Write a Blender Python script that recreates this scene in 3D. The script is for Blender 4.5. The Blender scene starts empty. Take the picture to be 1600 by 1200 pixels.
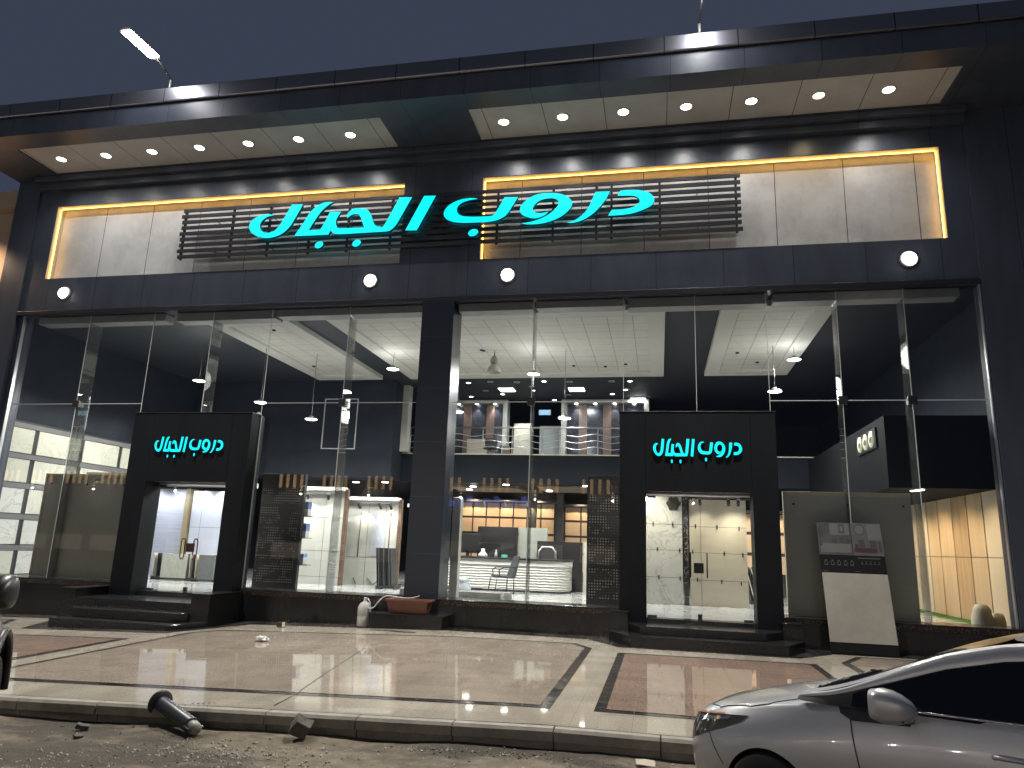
import bpy, bmesh, math, random
from mathutils import Vector, Matrix
from mathutils.bvhtree import BVHTree
random.seed(7)
SC = bpy.context.scene
COL = SC.collection

# ------------------------------------------------------------------ camera
cam_d = bpy.data.cameras.new("camera")
cam = bpy.data.objects.new("camera", cam_d)
COL.objects.link(cam)
YAW, PITCH, ROLL = math.radians(11.7938), math.radians(12.7263), math.radians(2.0822)
f0 = Vector((-math.sin(YAW), math.cos(YAW), 0)); r0 = Vector((math.cos(YAW), math.sin(YAW), 0)); u0 = Vector((0, 0, 1))
fw = math.cos(PITCH) * f0 + math.sin(PITCH) * u0
uu = -math.sin(PITCH) * f0 + math.cos(PITCH) * u0
rr = math.cos(ROLL) * r0 + math.sin(ROLL) * uu
up = -math.sin(ROLL) * r0 + math.cos(ROLL) * uu
M = Matrix((rr, up, -fw)).transposed().to_4x4()
M.translation = Vector((0, -15, 1.68))
cam.matrix_world = M
cam_d.sensor_width = 36
cam_d.lens = 36 * 1119.84 / 1600
cam_d.clip_start = 0.05
cam_d.clip_end = 2000
SC.camera = cam

# ------------------------------------------------------------------ world: night sky
w = bpy.data.worlds.new("World"); SC.world = w; w.use_nodes = True
nt = w.node_tree; nt.nodes.clear()
out = nt.nodes.new("ShaderNodeOutputWorld")
sky = nt.nodes.new("ShaderNodeTexSky"); sky.sky_type = 'NISHITA'; sky.sun_disc = False
sky.sun_elevation = math.radians(-4); sky.sun_rotation = math.radians(200)
b1 = nt.nodes.new("ShaderNodeBackground"); b1.inputs[1].default_value = 0.05
b2 = nt.nodes.new("ShaderNodeBackground"); b2.inputs[0].default_value = (0.040, 0.050, 0.080, 1); b2.inputs[1].default_value = .72
add = nt.nodes.new("ShaderNodeAddShader")
nt.links.new(sky.outputs[0], b1.inputs[0]); nt.links.new(b1.outputs[0], add.inputs[0]); nt.links.new(b2.outputs[0], add.inputs[1])
nt.links.new(add.outputs[0], out.inputs[0])
SC.view_settings.view_transform = 'Standard'; SC.view_settings.look = 'None'
SC.view_settings.exposure = 0.45; SC.view_settings.gamma = 1.0
SC.render.engine = 'CYCLES'
SC.cycles.use_denoising = True
SC.cycles.max_bounces = 7; SC.cycles.diffuse_bounces = 3; SC.cycles.glossy_bounces = 4
SC.cycles.transparent_max_bounces = 24; SC.cycles.transmission_bounces = 4
SC.cycles.sample_clamp_indirect = 3.0
SC.cycles.caustics_reflective = False; SC.cycles.caustics_refractive = False

# ------------------------------------------------------------------ materials
def mat(name, col=(.5, .5, .5), rough=.5, metal=0.0, spec=.5, emis=None, estr=0.0, coat=0.0):
    m = bpy.data.materials.new(name); m.use_nodes = True
    b = m.node_tree.nodes["Principled BSDF"]
    b.inputs["Base Color"].default_value = (*col, 1)
    b.inputs["Roughness"].default_value = rough
    b.inputs["Metallic"].default_value = metal
    b.inputs["Specular IOR Level"].default_value = spec
    if coat:
        b.inputs["Coat Weight"].default_value = coat; b.inputs["Coat Roughness"].default_value = .03
    if emis:
        b.inputs["Emission Color"].default_value = (*emis, 1); b.inputs["Emission Strength"].default_value = estr
    return m
def N(m, t, **kw):
    n = m.node_tree.nodes.new(t)
    for k, v in kw.items(): setattr(n, k, v)
    return n
def L(m, a, b): m.node_tree.links.new(a, b)
def bsdf(m): return m.node_tree.nodes["Principled BSDF"]
def coords(m, scale=(1, 1, 1), kind="Object"):
    tc = N(m, "ShaderNodeTexCoord"); mp = N(m, "ShaderNodeMapping")
    mp.inputs["Scale"].default_value = scale
    L(m, tc.outputs[kind], mp.inputs[0]); return mp.outputs[0]
def noise(m, vec, scale, detail=4, rough=.6):
    n = N(m, "ShaderNodeTexNoise"); n.inputs["Scale"].default_value = scale
    n.inputs["Detail"].default_value = detail; n.inputs["Roughness"].default_value = rough
    L(m, vec, n.inputs["Vector"]); return n.outputs["Fac"]
def ramp(m, fac, stops):
    r = N(m, "ShaderNodeValToRGB")
    e = r.color_ramp.elements
    while len(e) < len(stops): e.new(.5)
    for el, (p, c) in zip(e, stops): el.position = p; el.color = (*c, 1)
    L(m, fac, r.inputs[0]); return r.outputs[0]
def mixc(m, fac, a, b, mode='MIX'):
    x = N(m, "ShaderNodeMix", data_type='RGBA', blend_type=mode)
    if isinstance(fac, float): x.inputs[0].default_value = fac
    else: L(m, fac, x.inputs[0])
    for i, v in ((6, a), (7, b)):
        if isinstance(v, tuple): x.inputs[i].default_value = (*v, 1)
        else: L(m, v, x.inputs[i])
    return x.outputs[2]
def math_(m, op, a, b=None):
    n = N(m, "ShaderNodeMath", operation=op)
    for i, v in enumerate((a, b)):
        if v is None: continue
        if isinstance(v, (int, float)): n.inputs[i].default_value = v
        else: L(m, v, n.inputs[i])
    return n.outputs[0]
def bump(m, h, strength=.2, dist=.01):
    b = N(m, "ShaderNodeBump"); b.inputs["Strength"].default_value = strength; b.inputs["Distance"].default_value = dist
    L(m, h, b.inputs["Height"]); L(m, b.outputs[0], bsdf(m).inputs["Normal"])
def joints(m, axis_specs, width):
    """1 where a joint runs; axis_specs = [(axis index, spacing, offset)] in world metres"""
    g = N(m, "ShaderNodeNewGeometry"); s = N(m, "ShaderNodeSeparateXYZ"); L(m, g.outputs["Position"], s.inputs[0])
    tot = None
    for ax, sp, off in axis_specs:
        v = math_(m, 'ADD', s.outputs[ax], -off + 1000 * sp)
        v = math_(m, 'MODULO', v, sp)
        v = math_(m, 'LESS_THAN', v, width)
        tot = v if tot is None else math_(m, 'MAXIMUM', tot, v)
    return tot
def stains(name, c1, c2, scale, rough=.5, r2=None, bstr=0, spec=.5, metal=0, sc3=(1, 1, 1)):
    m = mat(name, c1, rough, metal, spec)
    v = coords(m, sc3); n = noise(m, v, scale, 6, .65)
    L(m, ramp(m, n, [(.3, c1), (.72, c2)]), bsdf(m).inputs["Base Color"])
    if r2 is not None:
        mr = N(m, "ShaderNodeMapRange"); mr.inputs[3].default_value = rough; mr.inputs[4].default_value = r2
        L(m, noise(m, v, scale * 2.3, 5), mr.inputs[0]); L(m, mr.outputs[0], bsdf(m).inputs["Roughness"])
    if bstr: bump(m, noise(m, v, scale * 6, 6), bstr)
    return m

def cladding_mat(name, c, rough, specs, width=.012):
    m = mat(name, c, rough, 0, .5)
    v = coords(m, (1, 1, .25)); n = noise(m, v, 2.2, 6, .65)
    base = ramp(m, n, [(.25, tuple(x * .75 for x in c)), (.75, tuple(x * 1.35 for x in c))])
    j = joints(m, specs, width)
    L(m, mixc(m, j, base, (.004, .004, .005)), bsdf(m).inputs["Base Color"])
    n2 = noise(m, coords(m, (.6, .6, 5)), 6, 5)
    mr = N(m, "ShaderNodeMapRange"); mr.inputs[3].default_value = rough * .75; mr.inputs[4].default_value = rough * 1.35
    L(m, n2, mr.inputs[0]); L(m, mr.outputs[0], bsdf(m).inputs["Roughness"])
    return m
M_CLAD = cladding_mat("dark_composite_cladding", (.055, .066, .09), .34, [(0, 1.42, -.02)])  # dark cladding with lens haze put into its colour, lifted and blued
M_CLAD2 = cladding_mat("dark_canopy_cladding", (.055, .066, .09), .36, [(0, 1.42, .3)])  # same haze-lifted tone as the fascia
M_PORTAL = cladding_mat("matt_black_portal_panel", (.0075, .009, .0115), .5, [(2, .97, 3.17)], .006)
bsdf(M_PORTAL).inputs["Specular IOR Level"].default_value = .16
M_BLKGRAN = stains("black_polished_granite", (.010, .010, .011), (.022, .022, .023), 60, .12, .3)
def pillar_mat():
    m = mat("dark_blue_granite_tile", (.02, .025, .035), .32)
    n = noise(m, coords(m), 70, 4)
    base = ramp(m, n, [(.35, (.010, .015, .026)), (.7, (.02, .028, .046))])
    j = joints(m, [(2, 1.2, .25)], .008)
    L(m, mixc(m, j, base, (.06, .065, .07)), bsdf(m).inputs["Base Color"]); return m
M_PILLAR = pillar_mat()
M_PLINTH = cladding_mat("black_granite_plinth", (.013, .013, .014), .16, [(0, 1.1, .25)], .008)
def band_mat():
    m = mat("speckled_brown_granite", (.05, .04, .03), .22)
    v = N(m, "ShaderNodeTexVoronoi"); v.inputs["Scale"].default_value = 34
    L(m, coords(m), v.inputs["Vector"])
    L(m, ramp(m, v.outputs["Distance"], [(.15, (.010, .009, .009)), (.45, (.035, .024, .018)), (.75, (.14, .10, .075))]), bsdf(m).inputs["Base Color"])
    return m
M_BAND = band_mat()
def signpanel_mat():
    m = mat("stained_white_panel", (.6, .6, .57), .4)
    v = coords(m, (1, 1, 1)); n = noise(m, v, 1.1, 7, .7); n2 = noise(m, coords(m, (2.2, 1, .5)), 2.5, 5)
    c = ramp(m, n, [(.3, (.42, .43, .43)), (.6, (.60, .615, .62))])
    c = mixc(m, math_(m, 'MULTIPLY', math_(m, 'GREATER_THAN', n2, .62), .14), c, (.3, .3, .28))
    j = joints(m, [(0, 1.42, -14.48)], .016)
    L(m, mixc(m, j, c, (.02, .02, .02)), bsdf(m).inputs["Base Color"]); return m
M_SIGNPANEL = signpanel_mat()
M_REVEAL = mat("pale_recess_reveal", (.55, .5, .42), .5)
def soffit_mat():
    m = mat("white_soffit_panel", (.6, .58, .56), .45)
    n = noise(m, coords(m), 1.2, 5)
    c = ramp(m, n, [(.3, (.50, .48, .46)), (.7, (.62, .60, .58))])
    j = joints(m, [(0, 1.325, -15.66)], .016)
    L(m, mixc(m, j, c, (.03, .03, .03)), bsdf(m).inputs["Base Color"]); return m
M_SOFFIT = soffit_mat()
def coping_mat():
    m = mat("brushed_grey_coping", (.32, .32, .34), .3, .85)
    n = noise(m, coords(m, (.5, 6, 14)), 8, 5)
    mr = N(m, "ShaderNodeMapRange"); mr.inputs[3].default_value = .26; mr.inputs[4].default_value = .42
    L(m, n, mr.inputs[0]); L(m, mr.outputs[0], bsdf(m).inputs["Roughness"])
    j = joints(m, [(0, 1.42, .18)], .02)
    L(m, mixc(m, j, (.20, .20, .22), (.03, .03, .03)), bsdf(m).inputs["Base Color"]); return m
M_COPING = coping_mat()
M_CYAN = mat("backlit_cyan_acrylic", (0, .05, .05), .4, emis=(.0, .80, .92), estr=1.0)
M_CYANSIDE = mat("dark_teal_letter_return", (.004, .05, .06), .4)
M_SLAT = mat("black_metal_slat", (.022, .024, .03), .38)
M_ORANGE = mat("amber_led_strip", (.8, .5, .1), .5, emis=(1.0, .50, .09), estr=6.5)
M_LAMP = mat("white_lamp_lens", (.9, .9, .9), .4, emis=(1.0, .95, .86), estr=14.0)
M_LAMPWARM = mat("dim_warm_lamp_lens", (.9, .85, .7), .4, emis=(1.0, .83, .55), estr=4.0)
M_LAMPCOOL = mat("cool_white_led_panel", (.9, .9, .9), .4, emis=(.95, .97, 1.0), estr=12.0)
M_TRIM = mat("white_lamp_ring", (.7, .7, .7), .35)
M_STEEL = mat("brushed_stainless_steel", (.68, .68, .68), .28, .9)
M_DARKMETAL = mat("dark_grey_metal", (.05, .05, .055), .35, .6)
M_BLACK = mat("black_plastic", (.012, .012, .013), .4)
M_RUBBER = mat("black_rubber", (.012, .012, .012), .8)
M_WHITE = mat("white_paint", (.72, .72, .70), .5)
M_SILICONE = mat("pale_silicone_joint", (.55, .58, .55), .5)
def glass_mat(name, tint=(.93, .96, .94), refl=1.0, rough=.0):
    m = bpy.data.materials.new(name); m.use_nodes = True; nt = m.node_tree; nt.nodes.clear()
    o = nt.nodes.new("ShaderNodeOutputMaterial"); mx = nt.nodes.new("ShaderNodeMixShader")
    t = nt.nodes.new("ShaderNodeBsdfTransparent"); t.inputs[0].default_value = (*tint, 1)
    g = nt.nodes.new("ShaderNodeBsdfGlossy"); g.inputs["Roughness"].default_value = rough
    fr = nt.nodes.new("ShaderNodeFresnel"); fr.inputs[0].default_value = 1.5
    mu = nt.nodes.new("ShaderNodeMath"); mu.operation = 'MULTIPLY'; mu.inputs[1].default_value = refl
    nt.links.new(fr.outputs[0], mu.inputs[0]); nt.links.new(mu.outputs[0], mx.inputs[0])
    nt.links.new(t.outputs[0], mx.inputs[1]); nt.links.new(g.outputs[0], mx.inputs[2]); nt.links.new(mx.outputs[0], o.inputs[0])
    return m
M_GLASS = glass_mat("shopfront_glass", (.93, .95, .94), 1.5)
def dirty_glass():
    m = glass_mat("streaked_fin_glass", (.95, .96, .955), .7)
    nt = m.node_tree
    o = [n for n in nt.nodes if n.type == 'OUTPUT_MATERIAL'][0]; src = o.inputs[0].links[0].from_socket
    d = nt.nodes.new("ShaderNodeBsdfDiffuse"); d.inputs[0].default_value = (.5, .5, .47, 1)
    mx = nt.nodes.new("ShaderNodeMixShader")
    tc = nt.nodes.new("ShaderNodeTexCoord"); mp = nt.nodes.new("ShaderNodeMapping"); mp.inputs["Scale"].default_value = (5, 5, .5)
    nz = nt.nodes.new("ShaderNodeTexNoise"); nz.inputs["Scale"].default_value = 5; nz.inputs["Detail"].default_value = 6
    mr = nt.nodes.new("ShaderNodeMapRange"); mr.inputs[1].default_value = .45; mr.inputs[2].default_value = .8; mr.inputs[3].default_value = .03; mr.inputs[4].default_value = .25
    nt.links.new(tc.outputs["Object"], mp.inputs[0]); nt.links.new(mp.outputs[0], nz.inputs["Vector"]); nt.links.new(nz.outputs["Fac"], mr.inputs[0])
    nt.links.new(mr.outputs[0], mx.inputs[0]); nt.links.new(src, mx.inputs[1]); nt.links.new(d.outputs[0], mx.inputs[2]); nt.links.new(mx.outputs[0], o.inputs[0])
    return m
M_FIN = dirty_glass()

# ------------------------------------------------------------------ mesh helpers
class MB:
    """collects shapes into one mesh"""
    def __init__(s): s.v = []; s.f = []; s.m = []; s.cur = 0; s.smooth = []
    def add(s, vs, fs, smooth=False):
        o = len(s.v); s.v += [tuple(v) for v in vs]
        for q in fs: s.f.append(tuple(i + o for i in q)); s.m.append(s.cur); s.smooth.append(smooth)
        return s
    def box(s, x0, x1, y0, y1, z0, z1):
        vs = [(x, y, z) for z in (z0, z1) for y in (y0, y1) for x in (x0, x1)]
        return s.add(vs, [(0, 2, 3, 1), (4, 5, 7, 6), (0, 1, 5, 4), (2, 6, 7, 3), (0, 4, 6, 2), (1, 3, 7, 5)])
    def hexa(s, bot, top):
        n = len(bot); vs = list(bot) + list(top)
        fs = [tuple(range(n))[::-1], tuple(range(n, 2 * n))] + [(i, (i + 1) % n, n + (i + 1) % n, n + i) for i in range(n)]
        return s.add(vs, fs)
    def prism(s, poly, z0, z1):
        return s.hexa([(x, y, z0) for x, y in poly], [(x, y, z1) for x, y in poly])
    def prism_y(s, poly, y0, y1):
        """polygon in x,z extruded along y"""
        return s.hexa([(x, y0, z) for x, z in poly], [(x, y1, z) for x, z in poly])
    def prism_x(s, poly, x0, x1):
        return s.hexa([(x0, y, z) for y, z in poly], [(x1, y, z) for y, z in poly])
    def quad(s, a, b, c, d): return s.add([a, b, c, d], [(0, 1, 2, 3)])
    def tube(s, pts, r, n=8, caps=True, radii=None):
        pts = [Vector(p) for p in pts]; vs = []; fs = []
        t0 = (pts[1] - pts[0]).normalized()
        ref = Vector((0, 0, 1)) if abs(t0.z) < .9 else Vector((1, 0, 0))
        u = t0.cross(ref).normalized()
        for i, p in enumerate(pts):
            t = ((pts[i] - pts[i - 1]).normalized() if i > 0 else t0) + ((pts[i + 1] - pts[i]).normalized() if i < len(pts) - 1 else Vector((0, 0, 0)))
            t.normalize(); u = (u - t * u.dot(t)).normalized(); w_ = t.cross(u)
            rad = radii[i] if radii else r
            for k in range(n):
                a = 2 * math.pi * k / n; vs.append(p + (u * math.cos(a) + w_ * math.sin(a)) * rad)
        for i in range(len(pts) - 1):
            for k in range(n): fs.append((i * n + k, i * n + (k + 1) % n, (i + 1) * n + (k + 1) % n, (i + 1) * n + k))
        s.add(vs, fs, True)
        if caps:
            o = len(vs); s.add([vs[k] for k in range(n)][::-1] , [tuple(range(n))]); s.add([vs[o - n + k] for k in range(n)], [tuple(range(n))])
        return s
    def cyl(s, p0, p1, r, n=20): return s.tube([p0, p1], r, n)
    def lathe(s, prof, c=(0, 0, 0), n=20, axis=None):
        """profile of (radius, height) about an axis through c"""
        ax = Vector(axis or (0, 0, 1)).normalized()
        ref = Vector((1, 0, 0)) if abs(ax.x) < .9 else Vector((0, 1, 0))
        u = ax.cross(ref).normalized(); v = ax.cross(u); c = Vector(c); vs = []; fs = []
        for r, h in prof:
            for k in range(n):
                a = 2 * math.pi * k / n; vs.append(c + ax * h + (u * math.cos(a) + v * math.sin(a)) * r)
        for i in range(len(prof) - 1):
            for k in range(n): fs.append((i * n + k, i * n + (k + 1) % n, (i + 1) * n + (k + 1) % n, (i + 1) * n + k))
        s.add(vs, fs, True)
        return s
    def build(s, name, m, parent=None, bevel=0, local=False, shade=None):
        me = bpy.data.meshes.new(name)
        off = Vector((0, 0, 0))
        if parent is not None and not local:
            p = parent
            while p is not None: off += p.location; p = p.parent
        me.from_pydata([tuple(Vector(v) - off) for v in s.v], [], s.f)
        ms = m if isinstance(m, (list, tuple)) else [m]
        for x in ms: me.materials.append(x)
        for p, mi, sm in zip(me.polygons, s.m, s.smooth): p.material_index = mi; p.use_smooth = sm
        bm = bmesh.new(); bm.from_mesh(me)
        if any(s.smooth): bmesh.ops.remove_doubles(bm, verts=bm.verts, dist=1e-5)
        bmesh.ops.recalc_face_normals(bm, faces=bm.faces)
        bm.to_mesh(me); bm.free()
        o = bpy.data.objects.new(name, me); COL.objects.link(o)
        if parent is not None: o.parent = parent
        if bevel:
            b = o.modifiers.new("bevel", 'BEVEL'); b.width = bevel; b.segments = 2; b.limit_method = 'ANGLE'; b.angle_limit = math.radians(50)
        return o

def tag(o, label=None, cat=None, group=None, kind=None):
    if label: o["label"] = label
    if cat: o["category"] = cat
    if group: o["group"] = group
    if kind: o["kind"] = kind
    return o
def thing(name, label, cat, loc=(0, 0, 0), rz=0, group=None):
    o = bpy.data.objects.new(name, None); o.empty_display_size = .2; COL.objects.link(o)
    o.location = loc; o.rotation_euler = (0, 0, rz)
    return tag(o, label, cat, group)
def dup(root, loc, label, group=None):
    r = root.copy(); COL.objects.link(r); r.location = loc; r["label"] = label
    if group: r["group"] = group
    def rec(src, dst):
        for ch in list(src.children):
            c = ch.copy(); COL.objects.link(c); c.parent = dst; rec(ch, c)
    rec(root, r); return r
def lamp(kind, name, parent, loc, power, col=(1, .95, .88), radius=.05, rot=None, angle=100, blend=.6, size=None):
    d = bpy.data.lights.new(name, kind); d.energy = power; d.color = col
    if kind == 'SPOT': d.spot_size = math.radians(angle); d.spot_blend = blend; d.shadow_soft_size = radius
    elif kind == 'POINT': d.shadow_soft_size = radius
    elif kind == 'AREA': d.shape = 'RECTANGLE'; d.size, d.size_y = size
    o = bpy.data.objects.new(name, d); COL.objects.link(o)
    off = Vector((0, 0, 0)); p = parent
    while p is not None: off += p.location; p = p.parent
    o.parent = parent; o.location = Vector(loc) - off
    if rot is not None:
        o.rotation_euler = Vector(rot).to_track_quat('-Z', 'Y').to_euler()
    return o
def pav(x, y): return .028 * min(0, x + 4.4 + .434 * y)
def road(x): return .028 * min(0, x + 1.1) - .2

# ------------------------------------------------------------------ ground: pavement, kerb, road
def clip(poly, fn):
    o = []
    for i in range(len(poly)):
        a, b = poly[i], poly[(i + 1) % len(poly)]; fa, fb = fn(a), fn(b)
        if fa >= 0: o.append(a)
        if (fa >= 0) != (fb >= 0):
            t = fa / (fa - fb); o.append((a[0] + (b[0] - a[0]) * t, a[1] + (b[1] - a[1]) * t))
    return o
def crease(p): return p[0] + 4.4 + .434 * p[1]
def paved(mb, poly, dz):
    for s in (1, -1):
        q = clip(poly, lambda p: s * crease(p))
        if len(q) > 2: mb.add([(x, y, pav(x, y) + dz) for x, y in q], [tuple(range(len(q)))])
def tile_mat(name, c1, c2, specs, rough, w=.006, jc=(.07, .06, .05)):
    m = mat(name, c1, rough, 0, .5)
    v = coords(m)
    n = noise(m, v, 42, 4, .85); n2 = noise(m, v, .55, 5, .6)
    base = ramp(m, n, [(.28, tuple(x * .7 for x in c2)), (.42, c2), (.55, c1), (.74, tuple(min(1, x * 1.35) for x in c1))])
    # a tone of its own for every slab
    g = N(m, "ShaderNodeNewGeometry"); s = N(m, "ShaderNodeSeparateXYZ"); L(m, g.outputs["Position"], s.inputs[0])
    fx = math_(m, 'FLOOR', math_(m, 'DIVIDE', s.outputs[0], specs[0][1])); fy = math_(m, 'FLOOR', math_(m, 'DIVIDE', math_(m, 'ADD', s.outputs[1], .02), specs[1][1]))
    cmb = N(m, "ShaderNodeCombineXYZ"); L(m, fx, cmb.inputs[0]); L(m, fy, cmb.inputs[1])
    wn = N(m, "ShaderNodeTexWhiteNoise"); L(m, cmb.outputs[0], wn.inputs["Vector"])
    base = mixc(m, math_(m, 'MULTIPLY', wn.outputs["Value"], .38), base, tuple(x * .72 for x in c2))
    base = mixc(m, math_(m, 'MULTIPLY', math_(m, 'GREATER_THAN', n2, .56), .22), base, tuple(x * .55 for x in c1))
    sm = N(m, "ShaderNodeMapRange"); sm.inputs[1].default_value = .4; sm.inputs[2].default_value = .68; sm.inputs[3].default_value = 0; sm.inputs[4].default_value = .35
    L(m, noise(m, coords(m, (1, .35, 1)), 1.7, 6), sm.inputs[0])
    base = mixc(m, sm.outputs[0], base, (.16, .13, .10))
    j = joints(m, specs, w)
    L(m, mixc(m, j, base, jc), bsdf(m).inputs["Base Color"])
    r1 = N(m, "ShaderNodeMapRange"); r1.inputs[1].default_value = .35; r1.inputs[2].default_value = .7; r1.inputs[3].default_value = rough; r1.inputs[4].default_value = rough * 2.1
    L(m, noise(m, v, 2.6, 5), r1.inputs[0])
    L(m, math_(m, 'MAXIMUM', r1.outputs[0], math_(m, 'MULTIPLY', j, .6)), bsdf(m).inputs["Roughness"])
    return m
M_BEIGE = tile_mat("beige_granite_slab", (.53, .48, .395), (.39, .345, .275), [(0, .6, .32), (1, .3, 0)], .028)
M_PINK = tile_mat("pink_granite_slab", (.42, .36, .29), (.30, .25, .20), [(0, .6, .32), (1, .3, 0)], .024)
M_RED = tile_mat("reddish_granite_slab", (.36, .26, .205), (.25, .17, .135), [(0, .6, .32), (1, .3, 0)], .024)
M_BLKSLAB = tile_mat("black_granite_slab", (.03, .03, .031), (.014, .014, .015), [(0, .6, .32), (1, .3, 0)], .1, jc=(.05, .05, .05))

b = MB(); paved(b, [(-40, -7.55), (40, -7.55), (40, 0.2), (-40, .2)], 0)
PAVE = tag(b.build("pavement", M_BEIGE), kind="structure")
mainp = [(-8.8, -6.85), (-1.16, -6.85), (-1.16, -1.85), (-1.5, -1.35), (-8.45, -1.6), (-8.8, -2.15)]
leftp = [(-16, -6.85), (-9.28, -6.85), (-9.28, -3.1), (-16, -3.1)]
rightp = [(-.70, -6.8), (2.45, -6.8), (2.45, -2.05), (-.70, -2.2)]
rightq = [(3.0, -6.8), (2.9, -1.7), (3.35, -.8), (9.5, -.8), (9.5, -6.8)]
leftq = [(-17, -2.6), (-13.6, -2.6), (-13.2, -1.9), (-13.8, -1.0), (-17, -1.0)]
def inset(poly, d):
    n = len(poly); o = []
    ar = sum(poly[i][0] * poly[(i + 1) % n][1] - poly[(i + 1) % n][0] * poly[i][1] for i in range(n)); sg = 1 if ar > 0 else -1
    for i in range(n):
        p0, p1, p2 = Vector(poly[i - 1]), Vector(poly[i]), Vector(poly[(i + 1) % n])
        e1, e2 = (p1 - p0).normalized(), (p2 - p1).normalized()
        n1, n2 = Vector((-e1.y, e1.x)) * sg, Vector((-e2.y, e2.x)) * sg
        bi = (n1 + n2); bi = bi / bi.dot(n1) * d
        o.append(tuple(p1 + bi))
    return o
for poly, m in ((mainp, M_PINK), (leftp, M_RED), (rightp, M_RED), (rightq, M_PINK), (leftq, M_RED)):
    b = MB(); paved(b, poly, .004); tag(b.build("pavement_border", M_BLKSLAB), kind="structure")
    b = MB(); paved(b, inset(poly, .125), .008); tag(b.build("pavement_inlay", m), kind="structure")
b = MB()
for q in ([(-18, .2), (-18, -.6), (-13.1, -.6), (-12.4, -2.32), (-9.2, -2.32), (-8.4, -.6), (-8.4, .2)], [(-8.4, .2), (-8.4, -.6), (-1.35, -.6), (-1.35, .2)],
          [(-1.35, .2), (-1.35, -.6), (-.72, -1.5), (2.3, -1.5), (3.05, -.6), (3.05, .2)], [(3.05, .2), (3.05, -.6), (12, -.6), (12, .2)]):
    paved(b, q, .004)
tag(b.build("pavement_border", M_BLKSLAB), kind="structure")

# kerb of cast stones, worn
M_KERB = stains("worn_concrete_kerb", (.20, .18, .15), (.36, .33, .27), 5, .75, bstr=.35)
KERBY = -7.56
kb = MB(); random.seed(3)
x = -26.0
while x < 24:
    ln = 1.0; x1 = x + ln - .008
    prof = []
    for xx in (x, x1):
        j = random.uniform(-.006, .006)
        z = pav(xx, KERBY); zr_ = road(xx)
        prof.append([(xx, KERBY, zr_ - .1), (xx, KERBY - .075, zr_ - .1), (xx, KERBY - .08, z - .125), (xx, KERBY - .135 + j, z - .118), (xx, KERBY - .128 + j, z - .03), (xx, KERBY - .10 + j, z - .003), (xx, KERBY, z)])
    kb.hexa(prof[0], prof[1]); x += ln
KERB = tag(kb.build("kerb", M_KERB, bevel=.008), kind="structure")

from mathutils import noise as mnoise
def road_h(x, y):
    z = road(max(-25, x))
    d = KERBY - .13 - y
    z += .012 * mnoise.noise(Vector((x * 1.3, y * 1.7, 3))) + .006 * mnoise.noise(Vector((x * 6, y * 6, 1))) + .003 * mnoise.noise(Vector((x * 18, y * 18, 8)))
    z += .035 * math.exp(-d * d / .12) * (.4 + mnoise.noise(Vector((x * .9, 2, 0))))
    return z
def road_mat():
    m = mat("dusty_worn_asphalt", (.1, .09, .08), .9)
    v = coords(m)
    big = noise(m, coords(m, (.7, 1.6, 1)), 1.1, 8, .68); fine = noise(m, v, 60, 5, .8); mid = noise(m, v, 7, 6, .7)
    asp = ramp(m, fine, [(.3, (.020, .0175, .0135)), (.55, (.048, .041, .031)), (.75, (.14, .122, .095))])
    dust = ramp(m, mid, [(.3, (.10, .080, .053)), (.7, (.23, .19, .132))])
    f = ramp(m, big, [(.46, (.12, .12, .12)), (.58, (1, 1, 1))])
    c = mixc(m, f, asp, dust)
    vo = N(m, "ShaderNodeTexVoronoi"); vo.inputs["Scale"].default_value = 26; L(m, v, vo.inputs["Vector"])
    sp = math_(m, 'MULTIPLY', math_(m, 'LESS_THAN', vo.outputs["Distance"], .16), math_(m, 'GREATER_THAN', mid, .58))
    c = mixc(m, sp, c, (.42, .39, .33))
    L(m, c, bsdf(m).inputs["Base Color"]); bump(m, math_(m, 'ADD', fine, math_(m, 'MULTIPLY', mid, 1.5)), .6, .012)
    return m
M_ROAD = road_mat()
b = MB()
xs = [-40 + i * 1.0 for i in range(28)] + [-12 + i * .06 for i in range(300)] + [6 + i * 1.2 for i in range(30)]
ys = [KERBY - .1 - i * .05 for i in range(60)] + [-10.8 - i * 1.2 for i in range(42)]
vs = [(x, y, road_h(x, y)) for y in ys for x in xs]; nx = len(xs)
b.add(vs, [(j * nx + i, j * nx + i + 1, (j + 1) * nx + i + 1, (j + 1) * nx + i) for j in range(len(ys) - 1) for i in range(nx - 1)], True)
ROAD = tag(b.build("road", M_ROAD), kind="structure")
b = MB(); b.quad((-600, -600, -1.9), (600, -600, -1.9), (600, 600, -1.9), (-600, 600, -1.9))
tag(b.build("ground", stains("dark_sandy_ground", (.09, .08, .065), (.16, .14, .11), 2, .9)), kind="structure")

# ------------------------------------------------------------------ the shop building
B = thing("shop_building", "dark clad two storey tile showroom with tall lit shopfront glass and black entrance portals", "building", (-4.9, 0, 0))
F = .40                                             # showroom floor level
M_DARKWALL = stains("dark_slate_blue_wall", (.013, .017, .025), (.021, .026, .037), 1.2, .6, .8, spec=.2)
M_DARKCEIL = stains("dark_blue_ceiling", (.013, .016, .023), (.02, .024, .032), .8, .6)
XL, XR = -16.55, 6.65
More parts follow.
